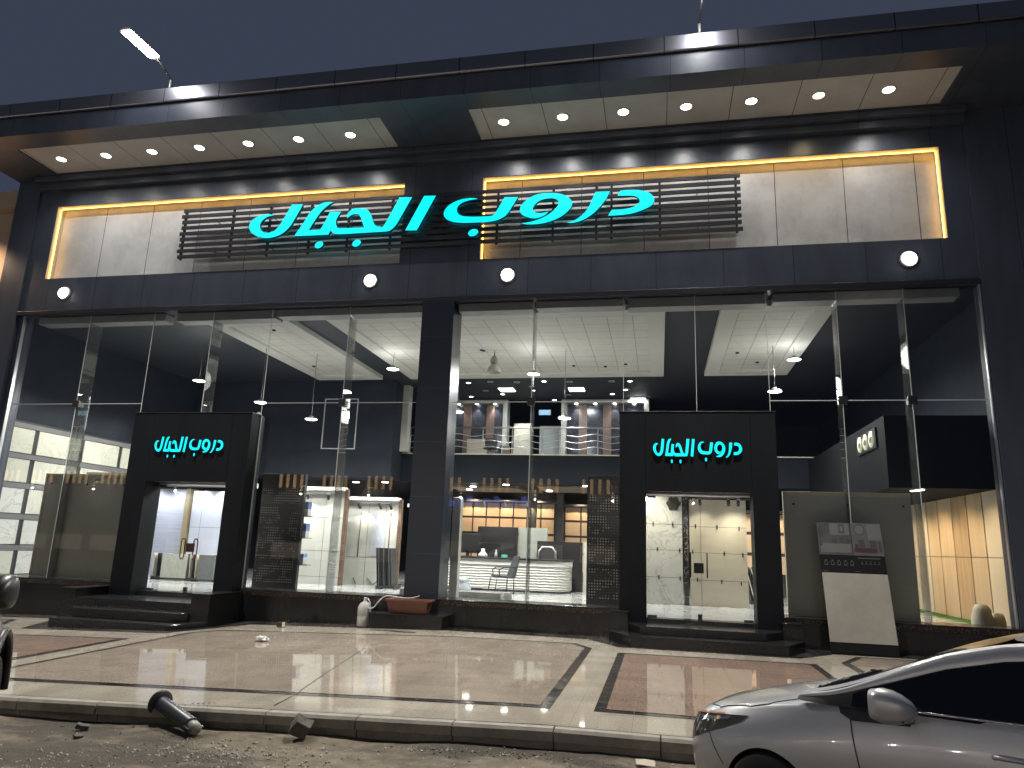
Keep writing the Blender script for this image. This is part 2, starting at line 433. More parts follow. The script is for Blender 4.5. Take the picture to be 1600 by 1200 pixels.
# facade
fb = MB()
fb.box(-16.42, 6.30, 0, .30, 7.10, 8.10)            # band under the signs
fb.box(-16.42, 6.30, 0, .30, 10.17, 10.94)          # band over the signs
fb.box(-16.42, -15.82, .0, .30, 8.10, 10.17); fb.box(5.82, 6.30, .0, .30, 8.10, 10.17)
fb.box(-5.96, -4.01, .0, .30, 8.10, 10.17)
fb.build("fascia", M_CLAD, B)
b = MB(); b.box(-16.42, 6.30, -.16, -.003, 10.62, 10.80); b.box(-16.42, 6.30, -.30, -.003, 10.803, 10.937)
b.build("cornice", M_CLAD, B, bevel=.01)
b = MB(); b.box(-16.42, 6.30, -.06, -.003, 7.09, 7.2); b.build("shopfront_head_trim", M_DARKMETAL, B, bevel=.008)
for x0, x1 in ((-15.82, -5.96), (-4.01, 5.82)):
    b = MB(); b.box(x0, x1, .26, .29, 8.10, 10.17); sp = b.build("sign_panel", M_SIGNPANEL, B)
    b = MB(); t = .012                                # pale lining of the recess
    b.box(x0 + .001, x1 - .001, .01, .258, 10.17 - t, 10.168); b.box(x0 + .001, x1 - .001, .01, .258, 8.101, 8.101 + t)
    b.box(x0 + .001, x0 + t, .01, .258, 8.101 + t + .001, 10.167 - t); b.box(x1 - t, x1 - .001, .01, .258, 8.101 + t + .001, 10.167 - t)
    b.build("recess_lining", M_REVEAL, sp)
    y = .10
    paths = [[(x0 + .05, y, 10.13), (x1 - .05, y, 10.13)]]
    paths.append([(x0 + .035, y, 8.13), (x0 + .035, y, 10.12)] if x0 < -10 or x0 > -5 else None)
    if x1 > 0: paths.append([(x1 - .035, y, 8.13), (x1 - .035, y, 10.12)])
    for pth in paths:
        mb = MB(); n = max(2, int((Vector(pth[1]) - Vector(pth[0])).length / .33))
        pts = [Vector(pth[0]).lerp(Vector(pth[1]), i / n) + Vector((0, 0, 0 if pth[0][2] < 9 else random.uniform(-.006, .004))) for i in range(n + 1)]
        mb.tube(pts, .011, 6); mb.build("light_strip", M_ORANGE, sp)
# pillars and piers
b = MB(); b.box(-5.29, -4.53, -.06, .62, -.12, 7.088);
b.build("central_pillar", M_PILLAR, B, bevel=.012)
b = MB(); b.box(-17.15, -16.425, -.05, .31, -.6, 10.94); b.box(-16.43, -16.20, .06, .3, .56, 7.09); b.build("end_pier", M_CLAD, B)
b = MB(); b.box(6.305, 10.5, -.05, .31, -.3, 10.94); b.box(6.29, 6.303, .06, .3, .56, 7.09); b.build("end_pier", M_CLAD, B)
for x in (6.262, -16.205): b = MB(); b.box(x, x + .025, -.02, .055, .56, 7.088); b.build("shopfront_edge_trim", M_STEEL, B)
# plinth, granite band and sill, interrupted by the portals
for x0, x1 in ((-16.44, -12.205), (-9.125, -5.295), (-4.525, -.785), (2.275, 6.42)):
    zb = pav(x0, 0) - .1
    mb = MB(); mb.box(x0, x1, -.10, .6, zb, .425); mb.build("plinth", M_PLINTH, B)
    mb = MB(); mb.box(x0 + .001, x1 - .001, -.07, .6, .426, .52); mb.build("granite_band", M_BAND, B)
    mb = MB(); mb.box(x0 + .002, x1 - .002, -.125, .6, .521, .555); mb.build("sill", M_BLKGRAN, B, bevel=.006)
# canopy, soffit, coping
b = MB()
b.box(-17.15, 10.5, -2.12, -1.56, 10.944, 11.42); b.box(-17.15, 10.5, -.31, .9, 10.944, 11.42)
for x0, x1 in ((-17.15, -15.72), (-6.06, -4.02), (5.80, 10.5)): b.box(x0, x1, -1.558, -.312, 10.944, 11.42)
b.box(-17.15, 10.5, -1.9, .9, 11.425, 11.75)
b.build("canopy", M_CLAD2, B)
for x0, x1 in ((-15.715, -6.065), (-4.015, 5.795)):
    mb = MB(); mb.box(x0, x1, -1.555, -.315, 10.975, 11.05); mb.build("soffit_panel", M_SOFFIT, B)
b = MB(); b.box(-17.2, 10.55, -2.19, -1.92, 11.43, 11.80); b.build("parapet_coping", M_COPING, B, bevel=.03)
# shell
b = MB(); b.box(-17.1, XL, .32, 18, -.6, 11.4); b.build("side_wall", M_DARKWALL, B)
b = MB(); b.box(XR, 10.4, .32, 18, -.3, 11.4); b.build("side_wall", M_DARKWALL, B)
b = MB(); b.box(XL + .002, XR - .002, 17.4, 18, -.6, 11.4); b.build("rear_wall", M_DARKWALL, B)
b = MB(); b.box(-17.1, 10.4, .91, 18, 11.45, 11.7); b.build("roof", M_DARKMETAL, B)
b = MB(); b.box(XL + .002, XR - .002, .02, .31, 7.3, 7.5); b.box(XL + .002, XR - .002, .32, 17.39, 7.12, 7.4); b.build("ceiling", M_DARKCEIL, B)
def floor_mat():
    m = mat("pale_polished_floor_tile", (.52, .52, .50), .12)
    v = coords(m, (1, .4, 1)); n = noise(m, v, 3, 7, .7)
    c = ramp(m, n, [(.3, (.46, .46, .45)), (.7, (.66, .66, .64))])
    L(m, mixc(m, joints(m, [(0, 1.2, .1), (1, 1.2, 0)], .006), c, (.2, .2, .19)), bsdf(m).inputs["Base Color"]); return m
b = MB(); b.box(XL + .002, XR - .002, .61, 17.39, .1, F); b.box(-12.1, -9.2, .26, .605, .1, F); b.box(-.7, 2.2, .26, .605, .1, F); b.build("showroom_floor", floor_mat(), B)
def tray_mat():
    m = mat("cream_ceiling_tile_grid", (.62, .59, .52), .7)
    c = ramp(m, noise(m, coords(m), 4, 4), [(.3, (.68, .66, .61)), (.7, (.76, .74, .69))])
    L(m, mixc(m, joints(m, [(0, .6, .02), (1, .6, .02)], .018), c, (.36, .34, .30)), bsdf(m).inputs["Base Color"]); return m
M_TRAY = tray_mat(); M_TRAYB = mat("white_gypsum_border", (.70, .69, .64), .7)
for x0, x1 in ((-11.35, -9.05), (-8.05, .18), (1.40, 3.80)):
    y0, y1 = .62, 7.1
    mb = MB(); mb.box(x0 + .4, x1 - .4, y0 + .4, y1 - .5, 7.04, 7.10); tr = mb.build("ceiling_tray", M_TRAY, B)
    mb = MB(); mb.box(x0, x0 + .4, y0, y1, 6.97, 7.115); mb.box(x1 - .4, x1, y0, y1, 6.97, 7.115)
    mb.box(x0 + .401, x1 - .401, y1 - .5, y1, 6.97, 7.115); mb.box(x0 + .401, x1 - .401, y0, y0 + .4, 6.97, 7.115)
    mb.build("tray_border", M_TRAYB, tr, bevel=.01)
    random.seed(int(x0 * 10))
    for i in range(max(2, int((x1 - x0) * .8))):
        mb = MB(); mb.lathe([(.0, 0), (.05, 0), (.05, .03), (0, .045)], (random.uniform(x0 + .6, x1 - .6), random.uniform(1.5, 6), 7.04), 10, (0, 0, -1)); mb.build("sprinkler_head", M_DARKMETAL, tr)

# roller shutter boxes behind the top of the glass
M_SHUT = stains("grey_shutter_box", (.34, .34, .33), (.42, .42, .40), 3, .5)
for i, (x0, x1) in enumerate(((-15.9, -12.15), (-11.82, -9.1), (-9.05, -5.35), (-4.48, -2.75), (-2.67, -.70), (-.62, 2.3), (2.4, 5.98))):
    dz = (.0, -.03, .01, 0, .02, -.03, .0)[i]
    mb = MB(); mb.box(x0, x1, .16, .52, 6.90 + dz, 7.09); mb.build("shutter_box", M_SHUT, B, bevel=.01)

# glazing
GY = .10
def pane(x0, x1, z0, z1):
    mb = MB(); mb.quad((x0 + .004, GY, z0), (x1 - .004, GY, z0), (x1 - .004, GY, z1), (x0 + .004, GY, z1)); mb.build("window_pane", M_GLASS, B)
ZJ = 4.76
for x0, x1 in ((-16.18, -14.27), (-14.27, -12.21), (-9.12, -7.13), (-7.13, -5.295), (-4.495, -2.71), (-2.71, -.79), (2.28, 3.63), (3.63, 4.91), (4.91, 6.28)): pane(x0, x1, .556, ZJ - .004)
for x0, x1 in ((-16.18, -14.27), (-14.27, -12.4), (-9.15, -7.13), (-7.13, -5.295), (-4.495, -2.71), (-2.71, -.72), (2.24, 3.63), (3.63, 4.91), (4.91, 6.28)): pane(x0, x1, ZJ + .004, 7.088)
for x0, x1 in ((-12.4, -10.74), (-10.74, -9.15), (-.72, .79), (.79, 2.24)): pane(x0, x1, 4.47, 7.088)
for xs_, hz in (((-14.27, -12.4, -10.74, -9.15, -7.13), ((-16.18, -12.4), (-9.15, -5.3))), ((-2.71, -.72, .79, 2.24, 3.63, 4.91), ((-4.49, -.72), (2.24, 6.28)))):
    mb = MB()
    for x in xs_:
        z0 = .556 if x in (-14.27, -7.13, -2.71, 3.63, 4.91) else (4.47)
        mb.box(x - .006, x + .006, GY - .006, GY + .006, z0, 7.088)
    for x0, x1 in hz: mb.box(x0, x1, GY - .0075, GY + .0075, ZJ - .008, ZJ + .008)
    mb.build("glazing_joint", M_SILICONE, B)
for x in (-14.27, -10.74, -7.13, -2.71, 3.63, 4.91):
    z0 = .56 if x != -10.74 else 4.5
    mb = MB(); mb.box(x - .010, x + .010, GY + .012, GY + .42, z0, 6.88); fin = mb.build("glass_fin", M_FIN, B)
    if x != -10.74:
        mb = MB(); mb.box(x - .085, x + .085, GY - .035, GY + .02, ZJ - .085, ZJ + .085); mb.box(x - .05, x + .05, GY + .021, GY + .2, ZJ - .07, ZJ + .07)
        mb.build("patch_fitting", [M_BLACK], fin, bevel=.006)
# dust lying on the portal tops against the glass
M_DUST = stains("pale_dust_smear", (.20, .20, .18), (.45, .45, .42), 9, .9)

# entrance portals with glass doors and steps
M_DOORGLASS = glass_mat("door_glass", (.95, .97, .96), 1.2)
def portal(x0, x1, d0, d1, base):
    z1 = 4.45; top = 2.85
    mb = MB(); mb.box(x0, d0, -.30, .25, base, z1); mb.box(d1, x1, -.30, .25, base, z1); mb.box(d0 + .001, d1 - .001, -.30, .25, top, z1 - .001)
    p = mb.build("entrance_portal", M_PORTAL, B, bevel=.008)
    mb = MB(); mb.box(x0 - .012, x1 + .012, -.312, .095, z1 + .001, z1 + .02); mb.build("top_trim", M_DARKMETAL, p, bevel=.004)
    mb = MB(); n = 40; random.seed(int(x0 * 7))
    hs = [abs(mnoise.noise(Vector((x0 + i * .35, 0, 0)))) * .16 + .015 for i in range(n + 1)]
    for i in range(n):
        a, c_ = x0 + (x1 - x0) * i / n, x0 + (x1 - x0) * (i + 1) / n
        mb.add([(a, -.0, z1 + .021), (c_, -.0, z1 + .021), (c_, .09, z1 + .02 + hs[i + 1] * .8), (a, .09, z1 + .02 + hs[i] * .8)], [(0, 1, 2, 3)])
    mb.build("dust_drift", M_DUST, p)
    for xx in (x0 - .016, x1 + .004): mb = MB(); mb.box(xx, xx + .012, .06, .10, .56, z1); mb.build("side_trim", M_SILICONE, p)
    xm = (d0 + d1) / 2; y = .2
    for s, a, c_ in ((-1, d0 + .012, xm - .004), (1, xm + .004, d1 - .012)):
        mb = MB(); mb.quad((a, y, .405), (c_, y, .405), (c_, y, top - .06), (a, y, top - .06)); dr = mb.build("glass_door", M_DOORGLASS, B)
        mb = MB(); hx = xm + s * .16
        if x0 < -5:
            mb.tube([(hx - .05, y - .05, 1.18), (hx - .05, y - .05, 1.52), (hx - .03, y - .05, 1.58), (hx + .03, y - .05, 1.58), (hx + .05, y - .05, 1.52), (hx + .05, y - .05, 1.18), (hx + .03, y - .05, 1.12), (hx - .03, y - .05, 1.12), (hx - .05, y - .05, 1.18)], .013, 8)
            mb.cyl((hx, y - .05, 1.13), (hx, y, 1.13), .01, 8); mb.cyl((hx, y - .05, 1.57), (hx, y, 1.57), .01, 8)
            mb.build("door_handle", mat("red_brown_handle", (.10, .02, .014), .3), dr)
        else:
            mb.tube([(hx, y - .06, 1.2), (hx, y - .06, 1.68)], .014, 8); mb.cyl((hx, y - .06, 1.25), (hx, y, 1.25), .01, 8); mb.cyl((hx, y - .06, 1.63), (hx, y, 1.63), .01, 8)
            mb.build("door_handle", M_BLACK, dr)
        mb = MB(); fx = xm + s * .92
        mb.box(fx - .09, fx + .09, y - .018, y + .018, .40, .44); mb.build("door_patch", M_DARKMETAL, dr, bevel=.004)
        mb = MB(); mb.box(fx - .09, fx + .09, y - .018, y + .018, top - .10, top - .045); mb.build("door_patch", M_DARKMETAL, dr, bevel=.004)
    mb = MB(); mb.box(xm - .095, xm + .095, y - .022, y + .022, 1.28, 1.48)
    mb.build("door_lock", mat("brown_lock_plate", (.09, .025, .018), .35) if x0 < -5 else M_BLACK, B, bevel=.005)
    mb = MB(); mb.box(xm - .035, xm + .045, y - .03, y + .03, .405, .50); mb.build("floor_latch", M_DARKMETAL, B, bevel=.004)
    mb = MB(); mb.box(d0 + .002, d1 - .002, y - .03, y + .03, top - .055, top - .002); mb.build("door_rail", M_STEEL, B)
    mb = MB(); mb.box(d0 + .002, d1 - .002, -.1, y + .059, .30, .402); mb.build("threshold", M_BLKGRAN, B, bevel=.004)
    return p
portal(-12.20, -9.13, -11.65, -9.60, -.35)
portal(-.78, 2.27, -.26, 1.79, -.1)
# right hand steps
b = MB(); b.prism([(-.95, -.105), (-.95, -.6), (-.53, -1.36), (2.15, -1.36), (2.56, -.6), (2.56, -.105)], -.05, .185); b.build("entrance_step", M_BLKGRAN, B, bevel=.01)
b = MB(); b.prism([(-.59, -.305), (-.59, -.55), (-.36, -.96), (1.85, -.96), (2.19, -.55), (2.19, -.305)], .186, .325); b.build("entrance_step", M_BLKGRAN, B, bevel=.01)
b = MB(); b.box(-.25, 1.78, -.303, -.102, .18, .327); b.build("entrance_step", M_BLKGRAN, B)
for x0, x1, z in ((-.935, -.60, .54), (2.20, 2.54, .48)):
    mb = MB(); mb.box(x0, x1, -.52, -.13, .0, z - .025); mb.box(x0 - .015, x1 + .015, -.535, -.12, z - .024, z); mb.build("cheek_wall", M_BLKGRAN, B, bevel=.006)
# left hand steps
b = MB(); b.prism([(-12.05, -1.3), (-12.05, -2.02), (-9.36, -2.02), (-9.0, -1.3)], -.4, -.055); b.build("entrance_step", M_BLKGRAN, B, bevel=.01)
b = MB(); b.prism([(-12.25, -1.2), (-11.88, -1.62), (-9.55, -1.62), (-9.41, -1.32), (-9.41, -1.2)], -.054, .12); b.build("entrance_step", M_BLKGRAN, B, bevel=.01)
b = MB(); b.box(-12.22, -9.41, -1.24, -.303, .0, .295); b.box(-11.64, -9.61, -.302, -.102, .0, .297); b.build("entrance_step", M_BLKGRAN, B, bevel=.01)
b = MB(); b.box(-12.60, -12.23, -1.22, -.13, -.4, .455); b.box(-12.615, -12.215, -1.235, -.128, .456, .48); b.build("cheek_wall", M_BLKGRAN, B, bevel=.006)
b = MB(); b.box(-9.40, -8.98, -1.30, -.13, -.35, .475); b.box(-9.415, -8.965, -1.315, -.128, .476, .50); b.build("cheek_wall", M_BLKGRAN, B, bevel=.006)

# ------------------------------------------------------------------ lit signs
LETTERS = [[(-8.764,9.662),(-8.469,9.647),(-8.495,9.584),(-8.529,9.506),(-8.579,9.403),(-8.632,9.296),(-8.676,9.205),(-8.721,9.122),(-8.773,9.05),(-8.832,8.986),(-8.903,8.927),(-8.982,8.878),(-9.067,8.844),(-9.157,8.821),(-9.254,8.808),(-9.356,8.807),(-9.461,8.822),(-9.562,8.85),(-9.648,8.89),(-9.72,8.936),(-9.775,8.983),(-9.815,9.032),(-9.843,9.083),(-9.856,9.134),(-9.855,9.184),(-9.841,9.233),(-9.812,9.282),(-9.77,9.328),(-9.715,9.366),(-9.649,9.398),(-9.571,9.423),(-9.488,9.439),(-9.402,9.443),(-9.322,9.438),(-9.259,9.422),(-9.208,9.403),(-9.279,9.394),(-9.352,9.38),(-9.408,9.36),(-9.456,9.331),(-9.502,9.29),(-9.537,9.242),(-9.557,9.189),(-9.561,9.135),(-9.547,9.082),(-9.521,9.033),(-9.483,8.994),(-9.439,8.966),(-9.4,8.952),(-9.355,8.948),(-9.293,8.948),(-9.228,8.958),(-9.166,8.985),(-9.109,9.028),(-9.06,9.086),(-9.015,9.157),(-8.97,9.242),(-8.926,9.332),(-8.881,9.421),(-8.837,9.507),(-8.798,9.59)],[(-7.667,9.645),(-7.697,9.654),(-7.74,9.662),(-7.807,9.667),(-7.882,9.663),(-7.952,9.646),(-8.02,9.618),(-8.088,9.579),(-8.154,9.527),(-8.221,9.46),(-8.282,9.383),(-8.329,9.297),(-8.371,9.209),(-8.413,9.135),(-8.462,9.054),(-8.534,8.937),(-8.606,8.822),(-8.495,8.817),(-8.328,8.812),(-8.027,8.81),(-7.717,8.808),(-7.666,8.916),(-7.64,8.881),(-7.607,8.846),(-7.565,8.827),(-7.516,8.815),(-7.473,8.808),(-7.41,8.804),(-7.302,8.802),(-7.174,8.801),(-7.07,8.803),(-6.915,8.804),(-6.264,8.806),(-6.163,8.819),(-6.131,8.842),(-6.08,8.882),(-6.037,8.932),(-6.011,8.959),(-5.961,9.049),(-5.662,9.649),(-5.817,9.66),(-5.955,9.664),(-5.978,9.679),(-6.002,9.61),(-6.311,8.965),(-6.374,8.914),(-6.412,8.945),(-6.461,8.945),(-6.507,8.959),(-6.547,8.997),(-6.583,9.051),(-6.611,9.12),(-6.638,9.194),(-6.666,9.26),(-6.7,9.321),(-6.742,9.373),(-6.795,9.415),(-6.862,9.438),(-6.936,9.45),(-7.016,9.456),(-7.093,9.451),(-7.157,9.43),(-7.211,9.397),(-7.254,9.352),(-7.281,9.303),(-7.277,9.256),(-7.264,9.214),(-7.235,9.238),(-7.198,9.263),(-7.152,9.289),(-7.098,9.306),(-7.034,9.301),(-6.974,9.288),(-6.933,9.224),(-6.893,9.157),(-6.874,9.101),(-6.858,9.049),(-6.832,8.994),(-6.806,8.945),(-7.132,8.948),(-7.425,8.955),(-7.502,8.971),(-7.508,8.999),(-7.537,9.048),(-7.553,9.107),(-7.55,9.166),(-7.53,9.23),(-7.487,9.311),(-7.439,9.388),(-7.732,9.402),(-7.762,9.326),(-7.803,9.229),(-7.868,9.09),(-7.935,8.953),(-8.236,8.952),(-8.211,9.007),(-8.178,9.073),(-8.135,9.147),(-8.087,9.228),(-8.036,9.315),(-7.98,9.4),(-7.915,9.474),(-7.851,9.535),(-7.799,9.578),(-7.752,9.609),(-7.707,9.631)],[(-5.363,9.664),(-5.074,9.65),(-5.489,8.794),(-5.771,8.81)],[(-4.045,9.498),(-4.097,9.513),(-4.161,9.527),(-4.237,9.532),(-4.324,9.531),(-4.42,9.519),(-4.519,9.495),(-4.621,9.454),(-4.712,9.404),(-4.776,9.349),(-4.821,9.29),(-4.847,9.23),(-4.855,9.172),(-4.844,9.121),(-4.816,9.075),(-4.776,9.035),(-4.722,9.001),(-4.654,8.971),(-4.571,8.946),(-4.469,8.928),(-4.358,8.917),(-4.251,8.912),(-4.13,8.91),(-3.969,8.907),(-3.808,8.908),(-3.687,8.916),(-3.586,8.934),(-3.499,8.963),(-3.429,9.0),(-3.379,9.034),(-3.336,9.078),(-3.295,9.14),(-3.247,9.225),(-3.173,9.353),(-3.1,9.483),(-3.416,9.499),(-3.459,9.416),(-3.506,9.326),(-3.551,9.239),(-3.595,9.162),(-3.632,9.105),(-3.671,9.065),(-3.713,9.05),(-3.782,9.047),(-3.921,9.047),(-4.073,9.052),(-4.187,9.059),(-4.284,9.069),(-4.366,9.082),(-4.433,9.103),(-4.488,9.14),(-4.527,9.186),(-4.543,9.238),(-4.541,9.29),(-4.526,9.333),(-4.496,9.373),(-4.448,9.411),(-4.385,9.443),(-4.309,9.467),(-4.224,9.484),(-4.131,9.493)],[(-3.006,8.822),(-2.894,8.834),(-2.774,8.851),(-2.673,8.877),(-2.578,8.909),(-2.487,8.949),(-2.405,8.993),(-2.335,9.04),(-2.276,9.091),(-2.221,9.147),(-2.18,9.202),(-2.162,9.247),(-2.153,9.283),(-2.168,9.32),(-2.194,9.357),(-2.242,9.383),(-2.305,9.4),(-2.379,9.404),(-2.459,9.398),(-2.539,9.379),(-2.612,9.349),(-2.668,9.307),(-2.709,9.26),(-2.734,9.212),(-2.751,9.168),(-2.739,9.131),(-2.715,9.094),(-2.664,9.068),(-2.604,9.052),(-2.549,9.05),(-2.494,9.057),(-2.437,9.068),(-2.385,9.081),(-2.413,9.045),(-2.449,9.007),(-2.499,8.978),(-2.557,8.955),(-2.62,8.936),(-2.689,8.928),(-2.766,8.938),(-2.844,8.961),(-2.917,8.99),(-2.979,9.028),(-3.021,9.074),(-3.045,9.127),(-3.047,9.185),(-3.031,9.245),(-2.996,9.303),(-2.945,9.359),(-2.886,9.411),(-2.815,9.457),(-2.731,9.496),(-2.639,9.524),(-2.541,9.537),(-2.44,9.539),(-2.34,9.537),(-2.242,9.526),(-2.149,9.506),(-2.065,9.478),(-1.994,9.442),(-1.933,9.398),(-1.886,9.342),(-1.849,9.287),(-1.851,9.231),(-1.864,9.17),(-1.899,9.114),(-1.949,9.058),(-2.007,9.002),(-2.077,8.949),(-2.159,8.905),(-2.249,8.866),(-2.343,8.833),(-2.444,8.808),(-2.553,8.792),(-2.662,8.785),(-2.766,8.786),(-2.861,8.792),(-2.94,8.806)],[(-1.329,9.492),(-1.008,9.484),(-1.046,9.4),(-1.092,9.307),(-1.152,9.217),(-1.219,9.129),(-1.29,9.049),(-1.367,8.976),(-1.45,8.912),(-1.536,8.859),(-1.623,8.817),(-1.707,8.788),(-1.785,8.773),(-1.857,8.769),(-1.918,8.775),(-1.969,8.784),(-1.885,8.8),(-1.793,8.827),(-1.705,8.879),(-1.623,8.945),(-1.554,9.019),(-1.496,9.1),(-1.452,9.187),(-1.413,9.282),(-1.369,9.39)],[(-0.775,9.484),(-0.697,9.487),(-0.606,9.489),(-0.502,9.485),(-0.395,9.474),(-0.296,9.453),(-0.207,9.422),(-0.136,9.38),(-0.083,9.332),(-0.051,9.28),(-0.038,9.226),(-0.042,9.173),(-0.064,9.124),(-0.107,9.079),(-0.168,9.039),(-0.245,9.002),(-0.335,8.969),(-0.435,8.938),(-0.543,8.913),(-0.654,8.9),(-0.773,8.893),(-0.914,8.892),(-1.047,8.894),(-0.964,9.032),(-0.851,9.028),(-0.732,9.029),(-0.631,9.04),(-0.543,9.058),(-0.473,9.082),(-0.417,9.112),(-0.379,9.151),(-0.35,9.189),(-0.357,9.229),(-0.375,9.271),(-0.417,9.308),(-0.48,9.336),(-0.57,9.348),(-0.669,9.353),(-0.761,9.358),(-0.842,9.36)]]
DOTS = [(-7.933, 8.557), (-6.97, 8.55), (-4.122, 8.661)]

LX0, LX1, LZ0, LZ1 = -9.856, -.038, 8.46, 9.679
def sign(name, label, y, fx, depth, standoff=.0):
    s = thing(name, label, "sign", (fx(LX0 + 4.9, 8.9)[0], y, fx(-5, 8.9)[1]))
    def slab(poly, nm):
        mb = MB(); n = len(poly); f = [(p[0], y, p[1]) for p in poly]; k = [(p[0], y + depth, p[1]) for p in poly]
        mb.add(f + k, [tuple(range(n)), tuple(range(n, 2 * n))[::-1]]); mb.cur = 1
        mb.add(f + k, [(i, (i + 1) % n, n + (i + 1) % n, n + i) for i in range(n)])
        mb.build(nm, [M_CYAN, M_CYANSIDE], s)
    for q in LETTERS: slab([fx(*p) for p in q], "letter")
    for (dx, dz), rx in zip(DOTS, (.105, .105, .115)):
        slab([fx(dx + rx * math.cos(a) + .02 * math.sin(a), dz + .088 * math.sin(a)) for a in [2 * math.pi * i / 28 for i in range(28)]], "letter_dot")
    return s
MAINSIGN = sign("lettering_sign", "large cyan backlit lettering across the slat screen high on the facade", -.24, lambda x, z: (x, z), .07)
def small(cx, cz, wd, ht):
    def f(x, z):
        u = (x - LX0) / (LX1 - LX0) - .5; v = (z - LZ0) / (LZ1 - LZ0) - .5
        return (cx + u * wd - v * .055, cz + v * ht)
    return f
sign("lettering_sign", "small cyan lettering sign on the right entrance portal", -.345, small(.76, 3.655, 1.72, .50), .035)
sign("lettering_sign", "small cyan lettering sign on the left entrance portal", -.345, small(-10.63, 3.637, 1.78, .50), .035)
SS = thing("slat_screen", "black horizontal slat screen behind the large cyan lettering", "screen", (-5, -.12, 8.4))
z0, z1, ns = 8.43, 9.78, 9
hh = (z1 - z0) / (ns + (ns - 1) * .62)
for i in range(ns):
    z = z0 + i * hh * 1.62
    mb = MB(); mb.box(-11.84 - (.03 if i % 3 == 1 else 0), 1.80 + (.02 if i == 0 else 0), -.13, -.105, z, z + hh); mb.build("slat", M_SLAT, SS, bevel=.004)
for x in (-11.78, -10.42, -9.4, -8.3, -7.3, -6.2, -4.9, -3.6, -2.3, -1.32, -.98, .08, 1.70):
    mb = MB(); mb.box(x - .025, x + .025, -.103, -.05, z0 - .02, z1 + .0); mb.build("batten", M_SLAT, SS)
mb = MB()
for x in (-11.0, -9.4, -7.3, -5.4, -3.6, -1.32, .9): mb.cyl((x, -.051, 8.7), (x, .25 if not -5.96 < x < -4.01 else .0, 8.7), .012, 6); mb.cyl((x, -.051, 9.5), (x, .25 if not -5.96 < x < -4.01 else .0, 9.5), .012, 6)
mb.build("fixing_stud", M_DARKMETAL, SS)

# ------------------------------------------------------------------ lamps on the facade
ORD = ["first", "second", "third", "fourth", "fifth", "sixth", "seventh"]
def downlight(i, x, side, warm=False):
    o = thing("downlight", f"round white downlight, {ORD[i]} from the left in the {side} soffit panel", "downlight", (x, -.96, 10.975), 0, f"downlights in the {side} soffit")
    mb = MB(); mb.lathe([(.11, .0), (.145, .0), (.15, -.012), (.125, -.02), (.11, -.012), (.11, 0)], (x, -.96, 10.974), 24); mb.build("lamp_ring", M_TRIM, o)
    mb = MB(); mb.lathe([(.0, -.018), (.07, -.018), (.114, -.008)], (x, -.96, 10.974), 24); mb.build("lamp_lens", M_LAMPWARM if warm else M_LAMP, o)
    lamp('SPOT', "lamp_light", o, (x, -.96, 10.945), 105 if not warm else 42, (1, .975, .94) if not warm else (1, .8, .55), .07, (0, .12, -1), 128, .75)
for i in range(7): downlight(i, -14.98 + i * 1.325, "left")
for i in range(7): downlight(i, -3.34 + i * 1.33, "right", i == 5)
for x, lb in ((-15.09, "round white wall lamp below the left end of the left sign panel"), (-6.63, "round white wall lamp just left of the central pillar"),
              (-3.32, "round white wall lamp just right of the central pillar"), (5.04, "round white wall lamp below the right end of the right sign panel")):
    o = thing("wall_lamp", lb, "wall lamp", (x, -.005, 7.67), 0, "round wall lamps under the sign panels")
    mb = MB(); mb.lathe([(0, 0), (.165, 0), (.175, .02), (.165, .05), (.14, .055)], (x, -.002, 7.67), 24, (0, -1, 0)); mb.build("lamp_housing", M_TRIM, o)
    mb = MB(); mb.lathe([(.138, .05), (.128, .09), (.08, .115), (0, .125)], (x, -.002, 7.67), 24, (0, -1, 0)); mb.build("lamp_lens", M_LAMP, o)
    lamp('SPOT', "lamp_light", o, (x, -.16, 7.67), 45, (1, .95, .86), .08, (0, -1, -.35), 150, .8)
